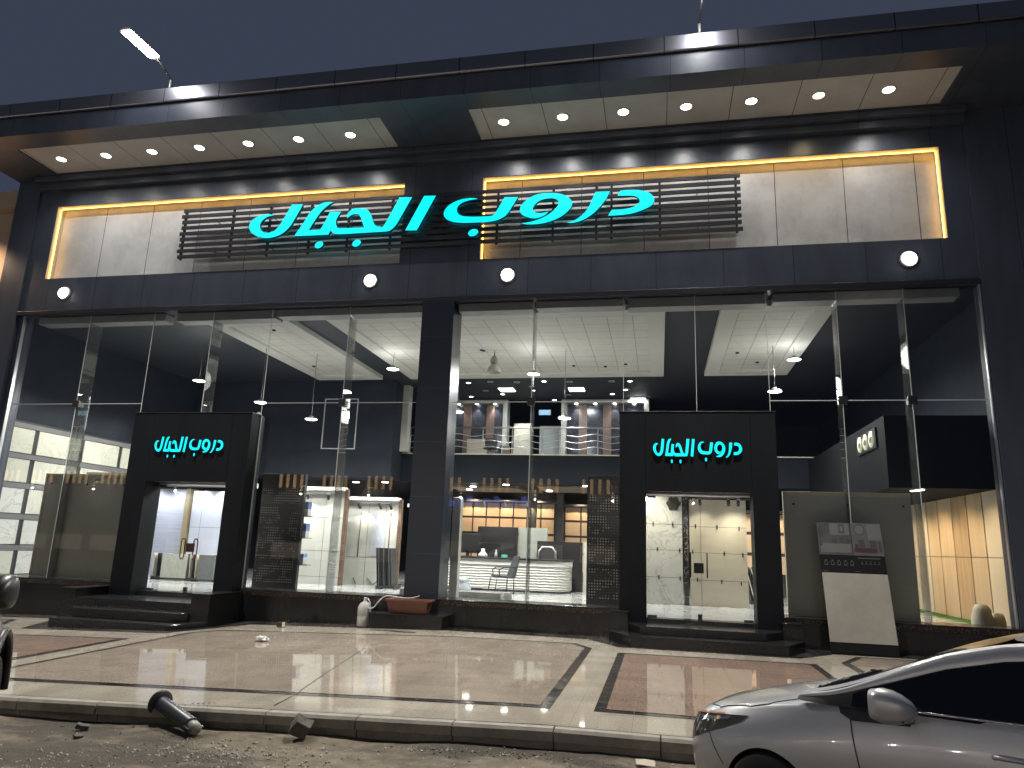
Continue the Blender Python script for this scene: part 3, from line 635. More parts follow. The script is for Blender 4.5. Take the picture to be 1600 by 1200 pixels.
def floodlight(x, rz, lb, tilt):
    o = thing("floodlight", lb, "floodlight", (x, -2.05, 11.80), 0, "floodlights on the roof parapet")
    d = Vector((math.sin(rz), -math.cos(rz), 0))
    p0 = Vector((x, -2.05, 11.80)); p1 = p0 + Vector((0, 0, .3)); p2 = p1 + d * .34 + Vector((0, 0, .17)); p3 = p2 + d * .14 + Vector((0, 0, .02))
    mb = MB(); mb.tube([p0 - Vector((0, 0, .02)), p1], .03, 8); mb.lathe([(0, 0), (.09, 0), (.09, .02), (.03, .03)], p0, 12); mb.build("pole", mat("pale_galvanised_pole", (.35, .34, .3), .5, .3), o)
    mb = MB(); mb.tube([p1 - Vector((0, 0, .01)), p2, p3], .02, 8); mb.build("arm", mat("pale_galvanised_arm", (.35, .34, .3), .5, .3), o)
    # head: a long flat box, lens below
    ax = (d + Vector((0, 0, tilt))).normalized(); sx = ax.cross(Vector((0, 0, 1))).normalized(); nz = sx.cross(ax).normalized()
    c0 = p3; ln, hw, th = .98, .15, .07
    def fr(a, s_, t): return c0 + ax * a + sx * s_ + nz * t
    mb = MB(); mb.hexa([fr(0, -hw * .6, 0), fr(.12, -hw, 0), fr(ln, -hw, 0), fr(ln + .04, 0, 0), fr(ln, hw, 0), fr(.12, hw, 0), fr(0, hw * .6, 0)],
                       [fr(0, -hw * .5, th), fr(.12, -hw * .85, th), fr(ln, -hw * .85, th), fr(ln + .02, 0, th), fr(ln, hw * .85, th), fr(.12, hw * .85, th), fr(0, hw * .5, th)])
    mb.build("lamp_head", M_TRIM, o, bevel=.01)
    mb = MB(); mb.hexa([fr(.10, -hw * .82, -.012), fr(ln - .05, -hw * .82, -.012), fr(ln - .05, hw * .82, -.012), fr(.10, hw * .82, -.012)], [fr(.10, -hw * .82, -.002), fr(ln - .05, -hw * .82, -.002), fr(ln - .05, hw * .82, -.002), fr(.10, hw * .82, -.002)])
    mb.build("lamp_lens", mat("white_flood_lens", (.9, .9, .9), .4, emis=(.97, .97, 1), estr=60), o)
    lamp('SPOT', "lamp_light", o, fr(ln * .5, 0, -.06), 4700, (1, .955, .89), .15, (d * .42 + Vector((0, 0, -1))), 112, .6)
floodlight(-11.17, math.radians(-4), "white LED floodlight on a bent pole on the roof edge, above the left sign panel", .02)
floodlight(.89, math.radians(4), "LED floodlight at the top edge of the picture, on the pole above the right soffit", .02)

# ------------------------------------------------------------------ inside the showroom
def marble(name, base, vein, scale=1.3, rough=.2, sc3=(1, 1, 1), fine=None):
    m = mat(name, base, rough); v = coords(m, sc3)
    wv = N(m, "ShaderNodeTexNoise"); wv.inputs["Scale"].default_value = scale; wv.inputs["Detail"].default_value = 9; wv.inputs["Roughness"].default_value = .6; wv.inputs["Distortion"].default_value = 1.6
    L(m, v, wv.inputs["Vector"])
    c = ramp(m, wv.outputs["Fac"], [(.30, tuple(.9 * x for x in base)), (.485, base), (.505, vein), (.525, base), (.8, tuple(min(1, 1.06 * x) for x in base))])
    L(m, c, bsdf(m).inputs["Base Color"]); return m
M_MARB = marble("white_veined_marble_tile", (.66, .66, .63), (.42, .42, .41))
M_MARBY = marble("ivory_marble_tile", (.62, .62, .54), (.50, .50, .42), 1.0)
M_BEIGETILE = stains("beige_stone_tile", (.50, .45, .36), (.58, .53, .43), .9, .4, sc3=(.6, 1, 4))
M_BLUETILE = stains("blue_grey_ribbed_tile", (.34, .36, .44), (.52, .54, .62), 2.2, .35, sc3=(.25, 1, 9))
M_PATTILE = stains("blue_grey_patterned_tile", (.42, .45, .52), (.55, .58, .64), 26, .35)
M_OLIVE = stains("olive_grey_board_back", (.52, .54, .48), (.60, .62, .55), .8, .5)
M_EDGE = mat("cream_board_edge", (.74, .68, .53), .5)
M_DARKFRAME = mat("dark_grey_display_frame", (.035, .036, .04), .4)
M_GREYFRAME = mat("mid_grey_display_beam", (.16, .16, .165), .4)
M_WARMTILE = stains("orange_lit_onyx_tile", (.62, .40, .22), (.72, .55, .38), 1.6, .3)
M_WOODS = [stains("pale_wood_plank", (.47, .36, .22), (.60, .47, .31), 1.5, .45, sc3=(1, 6, .35)), stains("oak_wood_plank", (.33, .22, .12), (.54, .40, .24), 2.2, .45, sc3=(1, 8, .3)),
           stains("cream_stone_plank", (.60, .52, .38), (.66, .58, .44), 1.0, .4)]
def wl(loc, power, d, ang=95, col=(1, .90, .74), parent=None, r=.03): return lamp('SPOT', "lamp_light", parent, loc, power * 1.5, col, r, d, ang, .8)
def track(name, label, pts, aim, z, parent_y, power, col=(1, .92, .78), white=False, ang=75):
    """a rail with adjustable spot heads"""
    m = M_WHITE if white else M_BLACK
    xs = [p[0] for p in pts]
    o = thing("spot_track", label, "spot track", ((min(xs) + max(xs)) / 2, parent_y, z))
    mb = MB(); mb.box(min(xs) - .12, max(xs) + .12, parent_y - .015, parent_y + .015, z - .02, z + .02); mb.build("rail", m if white else M_GREYFRAME, o)
    for x, in [(p[0],) for p in pts]:
        a = Vector(aim).normalized(); c = Vector((x, parent_y, z - .10)); mb = MB()
        mb.cyl((x, parent_y, z - .02), c, .012, 8); mb.tube([c - a * .09, c + a * .09], .04, 14); h = mb.build("spot_head", m, o)
        mb = MB(); mb.tube([c + a * .0905, c + a * .0935], .032, 14); mb.build("lamp_lens", M_LAMP, h)
        lamp('SPOT', "lamp_light", o, c + a * .11, power * .42, col, .03, a, ang + 14, 1.0)
    return o
# left wall: shelves of large marble tiles
o = thing("tile_wall", "tall wall display of pale marble tiles in dark frames along the left wall", "tile display", (-16.5, 3.2, F))
b = MB(); b.box(XL + .001, -16.47, .33, 6.6, F, 4.45); b.build("back_panel", M_DARKFRAME, o)
ys_ = [.34, 1.27, 2.88, 4.42, 6.0]; zs_ = [(3.62, 4.25), (2.86, 3.45), (2.06, 2.69), (1.27, 1.89), (.52, 1.10)]
for za, zb in zs_:
    for ya, yb in zip(ys_[:-1], ys_[1:]):
        mb = MB(); mb.box(-16.469, -16.44, ya + .075, yb - .075, za, zb); mb.build("tile", random.choice([M_MARB, M_MARBY, M_MARBY]), o)
for z in (4.33, 3.53, 2.77, 1.97, 1.18, .44):
    mb = MB(); mb.box(-16.469, -16.425, .33, 6.1, z - .065, z + .06); mb.build("shelf", M_GREYFRAME, o)
for y in (.9, 2.4, 4.2): wl((-15.2, y, 5.4), 58, (-.6, 0, -1), 110, (1, .95, .82), o)
# display boards leaning behind the glass, backs towards the street
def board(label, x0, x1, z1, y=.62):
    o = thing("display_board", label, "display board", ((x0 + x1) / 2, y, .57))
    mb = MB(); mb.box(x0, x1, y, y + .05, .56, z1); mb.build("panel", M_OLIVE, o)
    mb = MB(); mb.box(x0, x1, y - .015, y + .07, z1 + .001, z1 + .09); mb.box(x0 - .06, x0 - .001, y - .015, y + .07, .56, z1 + .09); mb.build("frame", M_EDGE, o, bevel=.006)
    for x in (x0 + .14, (x0 + x1) / 2, x1 - .14):
        mb = MB(); mb.lathe([(0, .0), (.022, .0), (.022, .012), (0, .012)], (x, y - .001, z1 - .16), 12, (0, -1, 0)); mb.build("screw_cap", M_BLACK, o)
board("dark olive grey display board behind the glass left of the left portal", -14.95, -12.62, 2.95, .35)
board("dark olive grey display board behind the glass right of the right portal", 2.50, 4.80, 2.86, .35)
# mesh mosaic stands
def mosaic_mat():
    m = mat("black_mosaic_with_pale_dots", (.02, .02, .022), .3)
    tc = N(m, "ShaderNodeNewGeometry"); s = N(m, "ShaderNodeSeparateXYZ"); L(m, tc.outputs["Position"], s.inputs[0])
    def cell(sock, sp):
        v = math_(m, 'MODULO', math_(m, 'ADD', sock, 1000 * sp), sp); return math_(m, 'GREATER_THAN', v, sp * .52)
    d = math_(m, 'MULTIPLY', cell(s.outputs[0], .06), cell(s.outputs[2], .06))
    n = noise(m, coords(m, (1, 1, 1.6)), 2.4, 4); br = math_(m, 'GREATER_THAN', n, .5)
    L(m, mixc(m, math_(m, 'MULTIPLY', d, math_(m, 'ADD', math_(m, 'MULTIPLY', br, .8), .12)), (.02, .02, .022), (.55, .50, .43)), bsdf(m).inputs["Base Color"]); return m
M_MOSAIC = mosaic_mat()
def stand(label, x0, x1, y, z1, jars):
    o = thing("mosaic_stand", label, "display stand", ((x0 + x1) / 2, y, F))
    mb = MB(); mb.box(x0, x1, y, y + .12, F, z1); mb.build("panel", M_DARKFRAME, o, bevel=.006)
    zz = [(.62, 1.28), (1.36, 1.92), (2.0, 2.42), (2.5, 2.86)]
    for za, zb in zz: mb = MB(); mb.box(x0 + .05, x1 - .08, y - .012, y - .001, za, zb); mb.build("mosaic_sheet", M_MOSAIC, o)
    if jars:
        mb = MB(); mb.box(x1 + .001, x1 + .14, y + .01, y + .3, 2.20, 2.215); mb.box(x1 + .001, x1 + .2, y + .01, y + .3, 1.05, 1.065); mb.box(x1 + .001, x1 + .16, y + .01, y + .3, 1.68, 1.695); mb.build("side_shelf", M_DARKMETAL, o)
    return o
ST = stand("tall black mosaic display stand with side shelves in the left bay beside the left portal", -9.62, -8.48, 1.3, 3.22, True)
stand("tall black mosaic display stand behind the glass beside the right portal", -1.58, -.62, 1.3, 3.3, False)
for (z, c, lb) in ((2.217, (.10, .14, .32), "blue and white box on the top side shelf of the left mosaic stand"), (1.697, (.16, .20, .40), "pale blue box on the middle side shelf of the left mosaic stand"), (1.067, (.25, .35, .6), "light blue can on the bottom side shelf of the left mosaic stand")):
    mb = MB(); mb.box(-8.46, -8.37, 1.36, 1.55, z, z + .16); mb.cur = 1; mb.box(-8.46, -8.37, 1.36, 1.55, z + .161, z + .34 if z > 1.2 else z + .26)
    tag(mb.build("box", [mat("white_carton", (.6, .6, .6), .5), mat("blue_carton", c, .5)], bevel=.004), lb, "box")
# wall panels of tiles in the left bay
def panel(label, x0, x1, y, z0, z1, m, cols=(), rows=(), head=True, edge=None, ml=None):
    o = thing("tile_display", label, "tile panel", ((x0 + x1) / 2, y, F))
    mb = MB(); mb.box(x0, x1, y, y + .12, F, z1); mb.build("panel", m, o)
    mb = MB()
    for z in rows: mb.box(x0, x1, y - .003, y - .0005, z - .006, z + .006)
    for x in cols: mb.box(x - .006, x + .006, y - .0045, y - .0035, z0, z1)
    if rows or cols: mb.build("tile_joint", M_GREYFRAME, o)
    if head: mb = MB(); mb.box(x0 - .02, x1 + .02, y - .18, y + .14, z1 + .001, z1 + .10); mb.build("head_beam", M_TRAYB, o)
    if edge: mb = MB(); mb.box(edge, edge + .1, y - .03, y + .1, F, z1 + .05); mb.build("edge_sample_strip", ml or M_DARKFRAME, o)
    return o
GW = stains("grey_white_stone_tile", (.50, .50, .45), (.60, .60, .55), 1.1, .3)
M_STRIP = stains("brown_edge_samples", (.035, .025, .022), (.22, .13, .085), 14, .4, sc3=(.1, .1, 3))
panel("grey white stone tile panel behind the left mosaic stand", -10.7, -9.05, 4.9, F, 3.08, GW, (-9.62,), (.62, 1.35, 2.3), edge=-9.04, ml=M_STRIP)
o = panel("pale tile panel with a patterned strip and corner lines in the left bay", -9.4, -7.62, 5.6, F, 2.86, GW, (-8.55, -8.0), (1.2,), edge=-7.61, ml=M_STRIP)
mb = MB(); mb.box(-8.42, -7.98, 5.585, 5.596, 1.25, 2.45); mb.build("patterned_strip", M_PATTILE, o)
mb = MB()
for q in ([(-8.88, .6), (-8.78, .42)], [(-8.45, .62), (-8.25, .42)], [(-8.25, .42), (-8.02, .62)], [(-8.8, 1.2), (-8.78, 2.5)], [(-7.86, 1.2), (-7.84, 2.5)]): mb.tube([(q[0][0], 5.585, q[0][1]), (q[1][0], 5.585, q[1][1])], .01, 6)
mb.build("corner_line", M_DARKFRAME, o)
panel("narrow ivory tile panel beside the central pillar in the left bay", -7.48, -6.9, 6.2, F, 2.72, M_MARBY, (-7.1,), ())
track("spot_track", "two black spotlights over the grey white stone panel of the left bay", [(-10.0,), (-9.35,)], (-.15, .6, -.8), 2.98, 4.45, 55)
track("spot_track", "three black spotlights over the patterned tile panel of the left bay", [(-8.7,), (-8.05,), (-7.72,)], (.1, .6, -.8), 2.78, 5.2, 45)
# sample racks
def rack(label, x0, x1, y, z1, n, cols, lean=.12, front=None):
    o = thing("sample_rack", label, "sample rack", ((x0 + x1) / 2, y, F))
    mb = MB(); mb.box(x0, x1, y, y + .5, F + .03, F + .09); mb.box(x0, x0 + .03, y, y + .5, F, F + .03); mb.box(x1 - .03, x1, y, y + .5, F, F + .03); mb.build("base", M_DARKFRAME, o)
    for i in range(n):
        x = x0 + .03 + (x1 - x0 - .1) * i / n
        mb = MB(); mb.hexa([(x, y + .02, F + .095), (x + .02, y + .02, F + .095), (x + .02, y + .46, F + .095), (x, y + .46, F + .095)], [(x - lean, y + .02, z1), (x - lean + .02, y + .02, z1), (x - lean + .02, y + .46, z1), (x - lean, y + .46, z1)])
        mb.build("sample_board", cols[i % len(cols)], o)
    if front:
        mb = MB(); mb.box(x0 + .34, x1, y - .05, y - .02, F + .07, z1 + .0); mb.build("front_board", front, o)
    return o
rack("rack of dark upright tile samples beside the central pillar", -7.66, -7.1, 4.3, 1.5, 9, [M_DARKFRAME, M_GREYFRAME, M_DARKFRAME], .1)
M_DKSTONE = stains("grey_cloudy_stone_sample", (.13, .14, .14), (.26, .27, .27), 2.2, .35)
rack("rack of tile samples with a white front board inside the left door", -14.15, -13.02, 3.6, 1.13, 8, [M_EDGE, M_DARKFRAME, M_GREYFRAME], .03, M_MARBY)
rack("rack of tile samples with a cloudy grey front board inside the left door", -12.95, -12.12, 3.55, 1.13, 8, [M_EDGE, M_DARKFRAME, M_EDGE], .03, M_DKSTONE)
# blue-grey tile walls seen through the left door
o = panel("blue grey ribbed tile panel seen through the left door", -15.9, -14.3, 5.2, F, 3.05, M_BLUETILE, (), (), head=False)
mb = MB(); mb.box(-14.295, -14.15, 4.9, 5.3, F, 3.05); mb.build("gold_edge", mat("pale_gold_edge", (.5, .42, .26), .3, .6), o)
o = panel("pale blue patterned tile panel seen through the right leaf of the left door", -14.1, -12.3, 5.0, F, 3.0, M_PATTILE, (-13.75,), (1.9,), head=False)
o = thing("light_canopy", "white lit canopy with small downlights inside the left door", "canopy", (-13.2, 4.4, 3.1))
mb = MB(); mb.box(-15.9, -12.3, 2.6, 5.6, 3.15, 3.3); mb.build("canopy_board", M_TRAYB, o)  # extended forward to carry the added front lamp row
for i in range(8):
    x = -15.5 + i * .42
    mb = MB(); mb.lathe([(0, 0), (.05, 0), (.05, .01), (0, .012)], (x, 4.65, 3.149), 14, (0, 0, -1)); mb.build("lamp_lens", M_LAMPCOOL, o)
    mb = MB(); mb.lathe([(0, 0), (.05, 0), (.05, .01), (0, .012)], (x, 2.9, 3.149), 14, (0, 0, -1)); mb.build("lamp_lens", M_LAMPCOOL, o)  # second lens row, added to brighten the sample racks
    if i % 3 == 1: wl((x, 2.9, 3.12), 60, (0, .25, -1), 120, (.97, .97, 1), o)
    if i % 2 == 0: wl((x, 4.62, 3.12), 40, (0, .45, -1), 120, (.92, .94, 1), o)
# white tile panels inside the right door
def hooks(o, pts, y):
    for x, z in pts:
        mb = MB(); mb.box(x - .014, x + .014, y - .03, y, z - .05, z + .05); mb.box(x - .01, x + .01, y - .055, y - .03, z - .04, z - .01); mb.build("tile_clip", M_BLACK, o)
o = panel("white veined marble panel with black clips inside the right door", -.62, .57, 4.0, F, 3.06, M_MARB, (), (1.05, 1.72, 2.36), head=False)
hooks(o, [(-.15, 2.37), (.33, 2.36), (-.05, 1.73), (.5, 1.72), (-.02, 1.05), (.5, 1.04)], 3.996)
mb = MB()
poly = []
for i in range(48):
    a = 2 * math.pi * i / 48; r = .17 * (1 + .10 * math.cos(6 * a)); poly.append((.36 + r * math.cos(a), 2.88 + r * math.sin(a)))
mb.prism_y(poly, 3.93, 3.985); tag(mb.build("wall_medallion", stains("dark_carved_medallion", (.02, .018, .015), (.05, .045, .035), 30, .4), bevel=.012), "dark scalloped round medallion on the marble panel inside the right door", "medallion")
mb = MB(); mb.box(.60, .72, 4.05, 4.25, F, 3.4); mb.cur = 0
tag(mb.build("mirror_column", marble("black_mirror_marble", (.03, .03, .03), (.3, .3, .28), 2.5, .08)), "narrow black reflective column between the two panels inside the right door", "column")
o = panel("beige stone panel with black clips inside the right door", .75, 2.13, 4.0, F, 3.0, M_BEIGETILE, (1.02,), (1.02, 1.68, 2.32), head=False)
hooks(o, [(.9, 2.33), (1.42, 2.32), (1.95, 2.30), (.82, 1.7), (1.58, 1.68), (2.02, 1.66), (.92, 1.03), (1.5, 1.0), (1.96, .98)], 3.996)
track("spot_track", "three black spotlights over the beige panel inside the right door", [(.98,), (1.65,), (1.88,)], (.1, .6, -.75), 3.0, 3.3, 60, (1, .90, .70))
wl((-.3, 2.9, 3.1), 60, (.0, .7, -.5), 90, (1, .92, .72), B)
rack("rack of black and white striped samples at the right edge of the right door", 2.35, 2.9, 5.6, 1.35, 7, [M_BLACK, M_EDGE], .2)
# reception desk
M_RIB = mat("ribbed_white_desk_front", (.62, .60, .54), .4)
v = coords(M_RIB); wv = N(M_RIB, "ShaderNodeTexWave"); wv.bands_direction = 'Z'; wv.inputs["Scale"].default_value = 4.2; wv.inputs["Distortion"].default_value = 2.0; wv.inputs["Detail Scale"].default_value = 1.2
L(M_RIB, v, wv.inputs["Vector"]); bump(M_RIB, wv.outputs["Fac"], .9, .03)
L(M_RIB, ramp(M_RIB, wv.outputs["Fac"], [(.0, (.42, .41, .37)), (.5, (.63, .61, .55))]), bsdf(M_RIB).inputs["Base Color"])
DK = thing("reception_desk", "long white reception desk with ribbed front and dark counter top in the middle bay", "desk", (-4.3, 6.2, F))
def desk_outline(e=0):
    pts = [(-6.7, 6.9 + e), (-6.7, 5.9 - e), (-3.1, 5.9 - e)]
    for i in range(1, 9):
        a = -math.pi / 2 + math.pi / 2 * i / 8; pts.append((-3.1 + (.55 + e) * math.cos(a), 6.45 + (.55 + e) * math.sin(a)))
    pts.append((-2.55 + e, 6.9 + e)); return pts
b = MB(); b.prism(desk_outline(-.04), F, F + .06); b.build("plinth", M_DARKFRAME, DK)
b = MB(); b.prism(desk_outline(0), F + .061, 1.13); b.build("ribbed_front", M_RIB, DK)
b = MB(); b.prism(desk_outline(.012), 1.131, 1.29); b.build("upper_band", M_TRAYB, DK)
b = MB(); b.prism(desk_outline(.06), 1.291, 1.335); b.build("counter_top", M_BLACK, DK, bevel=.008)
# things on the desk
o = thing("monitor", "black computer monitor at the left end of the reception desk", "monitor", (-5.75, 6.4, 1.335))
b = MB(); b.box(-6.05, -5.25, 6.38, 6.42, 1.50, 2.0); b.build("screen", M_BLACK, o, bevel=.01)
b = MB(); b.box(-5.70, -5.60, 6.42, 6.45, 1.35, 1.6); b.box(-5.8, -5.5, 6.36, 6.54, 1.3355, 1.35); b.build("stand", M_BLACK, o)
o = thing("tissue_pack", "small white tissue pack beside the monitor on the reception desk", "tissue pack", (-5.1, 6.2, 1.335))
b = MB(); b.lathe([(0, 0), (.13, .0), (.14, .06), (.11, .10), (.05, .17), (.06, .24), (.0, .22)], (-5.12, 6.2, 1.3355), 10); b.build("pack", M_WHITE, o)
o = thing("bottle", "small clear bottle on the reception desk", "bottle", (-4.72, 6.2, 1.335))
b = MB(); b.lathe([(0, 0), (.045, 0), (.045, .12), (.02, .17), (.02, .22), (0, .22)], (-4.72, 6.2, 1.3355), 12); b.build("body", mat("pale_bottle", (.5, .52, .5), .2), o)
b = MB(); b.box(-4.55, -4.38, 6.15, 6.25, 1.3355, 1.42); tag(b.build("green_box", mat("mint_green_box", (.1, .45, .28), .5), bevel=.01), "small mint green box on the reception desk", "box")
o = thing("office_chair_back", "silver rimmed back of an office chair behind the right end of the desk", "chair", (-3.35, 7.2, F))
b = MB(); b.tube([(-3.62, 7.2, 1.1), (-3.6, 7.2, 1.55), (-3.5, 7.2, 1.68), (-3.2, 7.2, 1.68), (-3.1, 7.2, 1.55), (-3.08, 7.2, 1.1)], .035, 8); b.build("rim", M_STEEL, o)
b = MB(); b.box(-3.58, -3.12, 7.21, 7.25, 1.1, 1.62); b.build("backrest", M_DARKFRAME, o, bevel=.02)
b = MB(); b.cyl((-3.35, 7.25, F + .02), (-3.35, 7.25, 1.12), .03, 10); b.lathe([(0, 0), (.28, 0), (.28, .03), (.04, .06)], (-3.35, 7.25, F), 12); b.box(-3.6, -3.1, 7.0, 7.45, .85, .93); b.build("base", M_BLACK, o)
def slab(name, lb, cat, x0, x1, y, z1, m, t=.1):
    mb = MB(); mb.box(x0, x1, y, y + t, F, z1); return tag(mb.build(name, m, bevel=.006), lb, cat)
M_DARKGLOSS = stains("dark_gloss_slab", (.02, .019, .02), (.035, .032, .033), 1, .12)
slab("standing_slab", "tall dark glossy slab standing behind the middle of the reception desk", "slab", -5.68, -4.38, 7.7, 2.26, M_DARKGLOSS)
slab("standing_slab", "grey green stone slab beside the tall dark slab behind the desk", "slab", -4.37, -3.44, 7.8, 2.26, stains("grey_green_stone_slab", (.30, .31, .27), (.38, .39, .34), 1.5, .4))
slab("standing_slab", "low wide dark slab behind the right end of the reception desk", "slab", -3.7, -2.3, 7.4, 1.86, M_DARKGLOSS)
slab("standing_slab", "ivory slab standing right of the reception desk", "slab", -2.28, -1.7, 7.5, 1.86, M_MARBY, .2)
slab("standing_slab", "tall narrow white edged board standing just right of the central pillar", "board", -4.60, -4.42, .95, 2.72, GW, .22)
# office chair in front of the desk
CH = thing("visitor_chair", "dark cantilever visitor chair with armrests in front of the white desk", "chair", (-4.25, 5.1, F))
cx, cy = -4.25, 5.1
CH.rotation_euler = (0, 0, math.radians(32))
M_FAB = stains("dark_grey_fabric", (.03, .032, .036), (.045, .048, .052), 40, .8)
def cu(p): return (cx + p[0], cy + p[1], F + p[2])
b = MB(); b.hexa([cu(p) for p in ((-.26, -.25, .42), (.24, -.25, .40), (.24, .25, .40), (-.26, .25, .42))], [cu(p) for p in ((-.28, -.25, .49), (.24, -.25, .46), (.24, .25, .46), (-.28, .25, .49))]); b.build("seat", M_FAB, CH, bevel=.03)
b = MB(); b.hexa([cu(p) for p in ((.17, -.25, .42), (.28, -.25, .42), (.28, .25, .42), (.17, .25, .42))], [cu(p) for p in ((.37, -.21, 1.02), (.43, -.21, 1.0), (.43, .21, 1.0), (.37, .21, 1.02))]); b.build("backrest", M_FAB, CH, bevel=.03)
for s in (-.27, .27):
    b = MB(); b.tube([cu(p) for p in ((.22, s, .0), (-.30, s, .0), (-.33, s, .03), (-.27, s, .42))], .016, 8); b.tube([cu((.22, s, .0)), cu((.22, s * .99, .40))], .016, 8); b.build("leg", M_BLACK, CH)
    b = MB(); b.tube([cu(p) for p in ((-.20, s, .45), (-.22, s, .62), (-.12, s, .69), (.25, s, .70), (.31, s, .69))], .018, 8); b.build("armrest", M_BLACK, CH)
# bits on the floor by the window
o = thing("water_bottle", "clear plastic wrapped bottle pack on the floor near the visitor chair", "bottle pack", (-5.25, 4.4, F))
b = MB(); b.lathe([(0, 0), (.24, 0), (.27, .12), (.22, .26), (.2, .3), (.24, .36), (.1, .40), (0, .39)], (-5.25, 4.4, F + .001), 14); b.build("pack", stains("bluish_clear_plastic", (.42, .47, .52), (.6, .64, .68), 8, .25), o)
b = MB(); b.box(-6.3, -5.0, 2.5, 2.9, F + .001, F + .16); tag(b.build("floor_box", stains("grey_carton_box", (.17, .17, .165), (.22, .22, .21), 3, .6), bevel=.01), "long grey box lying on the floor, left of two behind the middle window", "box")
b = MB(); b.box(-4.97, -3.75, 2.5, 2.9, F + .001, F + .16); tag(b.build("floor_box", stains("taupe_carton_box", (.20, .195, .18), (.25, .24, .22), 3, .6), bevel=.01), "long grey box lying on the floor, right of two behind the middle window", "box")
b = MB(); b.lathe([(0, 0), (.12, 0), (.13, .1), (.1, .2), (0, .2)], (-3.55, 2.3, F + .001), 14); tag(b.build("paint_tin", stains("shiny_tin", (.3, .3, .27), (.5, .5, .45), 5, .3), bevel=.008), "small shiny tin on the floor at the end of the two long boxes", "tin")
# rear wall: orange lit onyx shelves
def onyx(label, x0, x1, y, zs, n, power=120):
    o = thing("tile_wall", label, "tile display", ((x0 + x1) / 2, y, F))
    mb = MB(); mb.box(x0 - .1, x1 + .1, y + .05, y + .12, F, zs[0][1] + .12); mb.build("back_panel", M_DARKFRAME, o)
    wdt = (x1 - x0) / n
    for za, zb in zs:
        for i in range(n): mb = MB(); mb.box(x0 + i * wdt + .03, x0 + (i + 1) * wdt - .03, y, y + .049, za, zb); mb.build("tile", M_WARMTILE, o)
    mb = MB(); mb.box(x0 - .1, x1 + .1, y - .28, y + .03, zs[0][1] + .03, zs[0][1] + .11); mb.build("lamp_shelf", M_DARKFRAME, o)
    for i in range(max(1, n // 2)):
        wl((x0 + (i + .5) * (x1 - x0) / max(1, n // 2), y - .55, zs[0][1] + .25), power * .42, (0, .55, -1), 120, (1, .80, .58), o)
    return o
onyx("wide wall of orange lit onyx tiles at the back behind the reception desk", -7.95, -4.05, 13.6, [(2.82, 3.35), (2.2, 2.74), (1.45, 2.1), (.7, 1.35)], 7)
onyx("narrow wall of orange lit tiles at the back, right of the dark columns", -3.55, -2.3, 12.8, [(2.72, 3.2), (2.15, 2.64), (1.5, 2.07), (.8, 1.42)], 2, 90)
onyx("strip of orange lit tiles seen through the right side of the right door", 2.6, 4.2, 9.6, [(2.4, 2.95), (1.75, 2.3), (1.1, 1.65)], 2, 80)
b = MB(); b.box(-4.7, -4.48, 11.6, 11.85, F, 3.74); tag(b.build("column", M_DARKFRAME), "slim dark column in front of the orange tiles behind the desk", "column")
b = MB(); b.box(-3.78, -3.55, 12.3, 12.6, F, 3.74); tag(b.build("column", M_DARKFRAME), "dark column between the two walls of orange tiles", "column")
track("spot_track", "white track with three spotlights under the mezzanine above the desk", [(-6.35,), (-5.55,), (-4.72,)], (.15, .75, -.75), 3.28, 11.2, 70, (1, .72, .42), True)
# mezzanine
MZ = thing("mezzanine", "dark mezzanine floor with a pale edge across the back of the showroom", "mezzanine", (-4, 9, 3.75))
M_MZ = stains("dark_slate_mezzanine_edge", (.010, .013, .018), (.014, .018, .024), 1.2, .7, spec=.12)
b = MB(); b.box(XL + .01, XR - .01, 9.0, 17.38, 3.75, 4.72); b.build("slab", M_MZ, MZ)
b = MB(); b.box(XL + .01, XR - .01, 8.97, 9.2, 4.721, 4.755); b.build("edge_trim", M_EDGE, MZ)
b = MB()
b.box(-4.15, -1.2, 9.6, 12.0, 3.70, 3.749); b.box(-7.5, -4.9, 10.2, 12.2, 3.68, 3.749)
b.build("ceiling_panel", stains("warm_grey_ceiling_panel", (.20, .17, .15), (.26, .23, .2), 1, .6), MZ)
random.seed(5)
for x, y in ((-6.4, 9.6), (-5.2, 9.5), (-2.4, 9.4), (-3.9, 11), (-6.9, 11), (-9.6, 9.4), (-8.4, 9.5), (-10.8, 9.6), (2.4, 9.5)):
    mb = MB(); mb.lathe([(0, 0), (.11, 0), (.12, .012), (0, .014)], (x, y, 3.675 if -7.5 < x < -1.2 and y > 9.55 else 3.749), 16, (0, 0, -1)); mb.build("downlight", M_LAMP, MZ)
for x in (-6.2, -2.6, -10): wl((x, 9.8, 3.6), 45, (0, 0, -1), 140, (1, .9, .75), MZ)
b = MB(); b.box(-10.4, -9.0, 8.2, 8.24, 2.9, 3.0); 
# dark upper wall on the left with the outlined frame
b = MB(); b.box(XL + .01, -8.85, 7.9, 8.9, 3.75, 7.11); b.build("upper_wall", M_DARKWALL, B)
b = MB(); b.box(-8.85, -8.62, 8.6, 8.95, 4.76, 7.11); b.build("wall_return", GW, B)
o = thing("wall_frame", "thin white outlined rectangle on the dark upper wall in the left bay", "frame", (-10.8, 7.89, 5.6))
b = MB()
for q in ((-11.45, -10.2, 6.46, 6.49), (-11.45, -10.2, 4.72, 4.75), (-11.45, -11.42, 4.751, 6.459), (-10.23, -10.2, 4.751, 6.459)): b.box(q[0], q[1], 7.86, 7.897, q[2], q[3])
b.build("outline", M_TRIM, o)
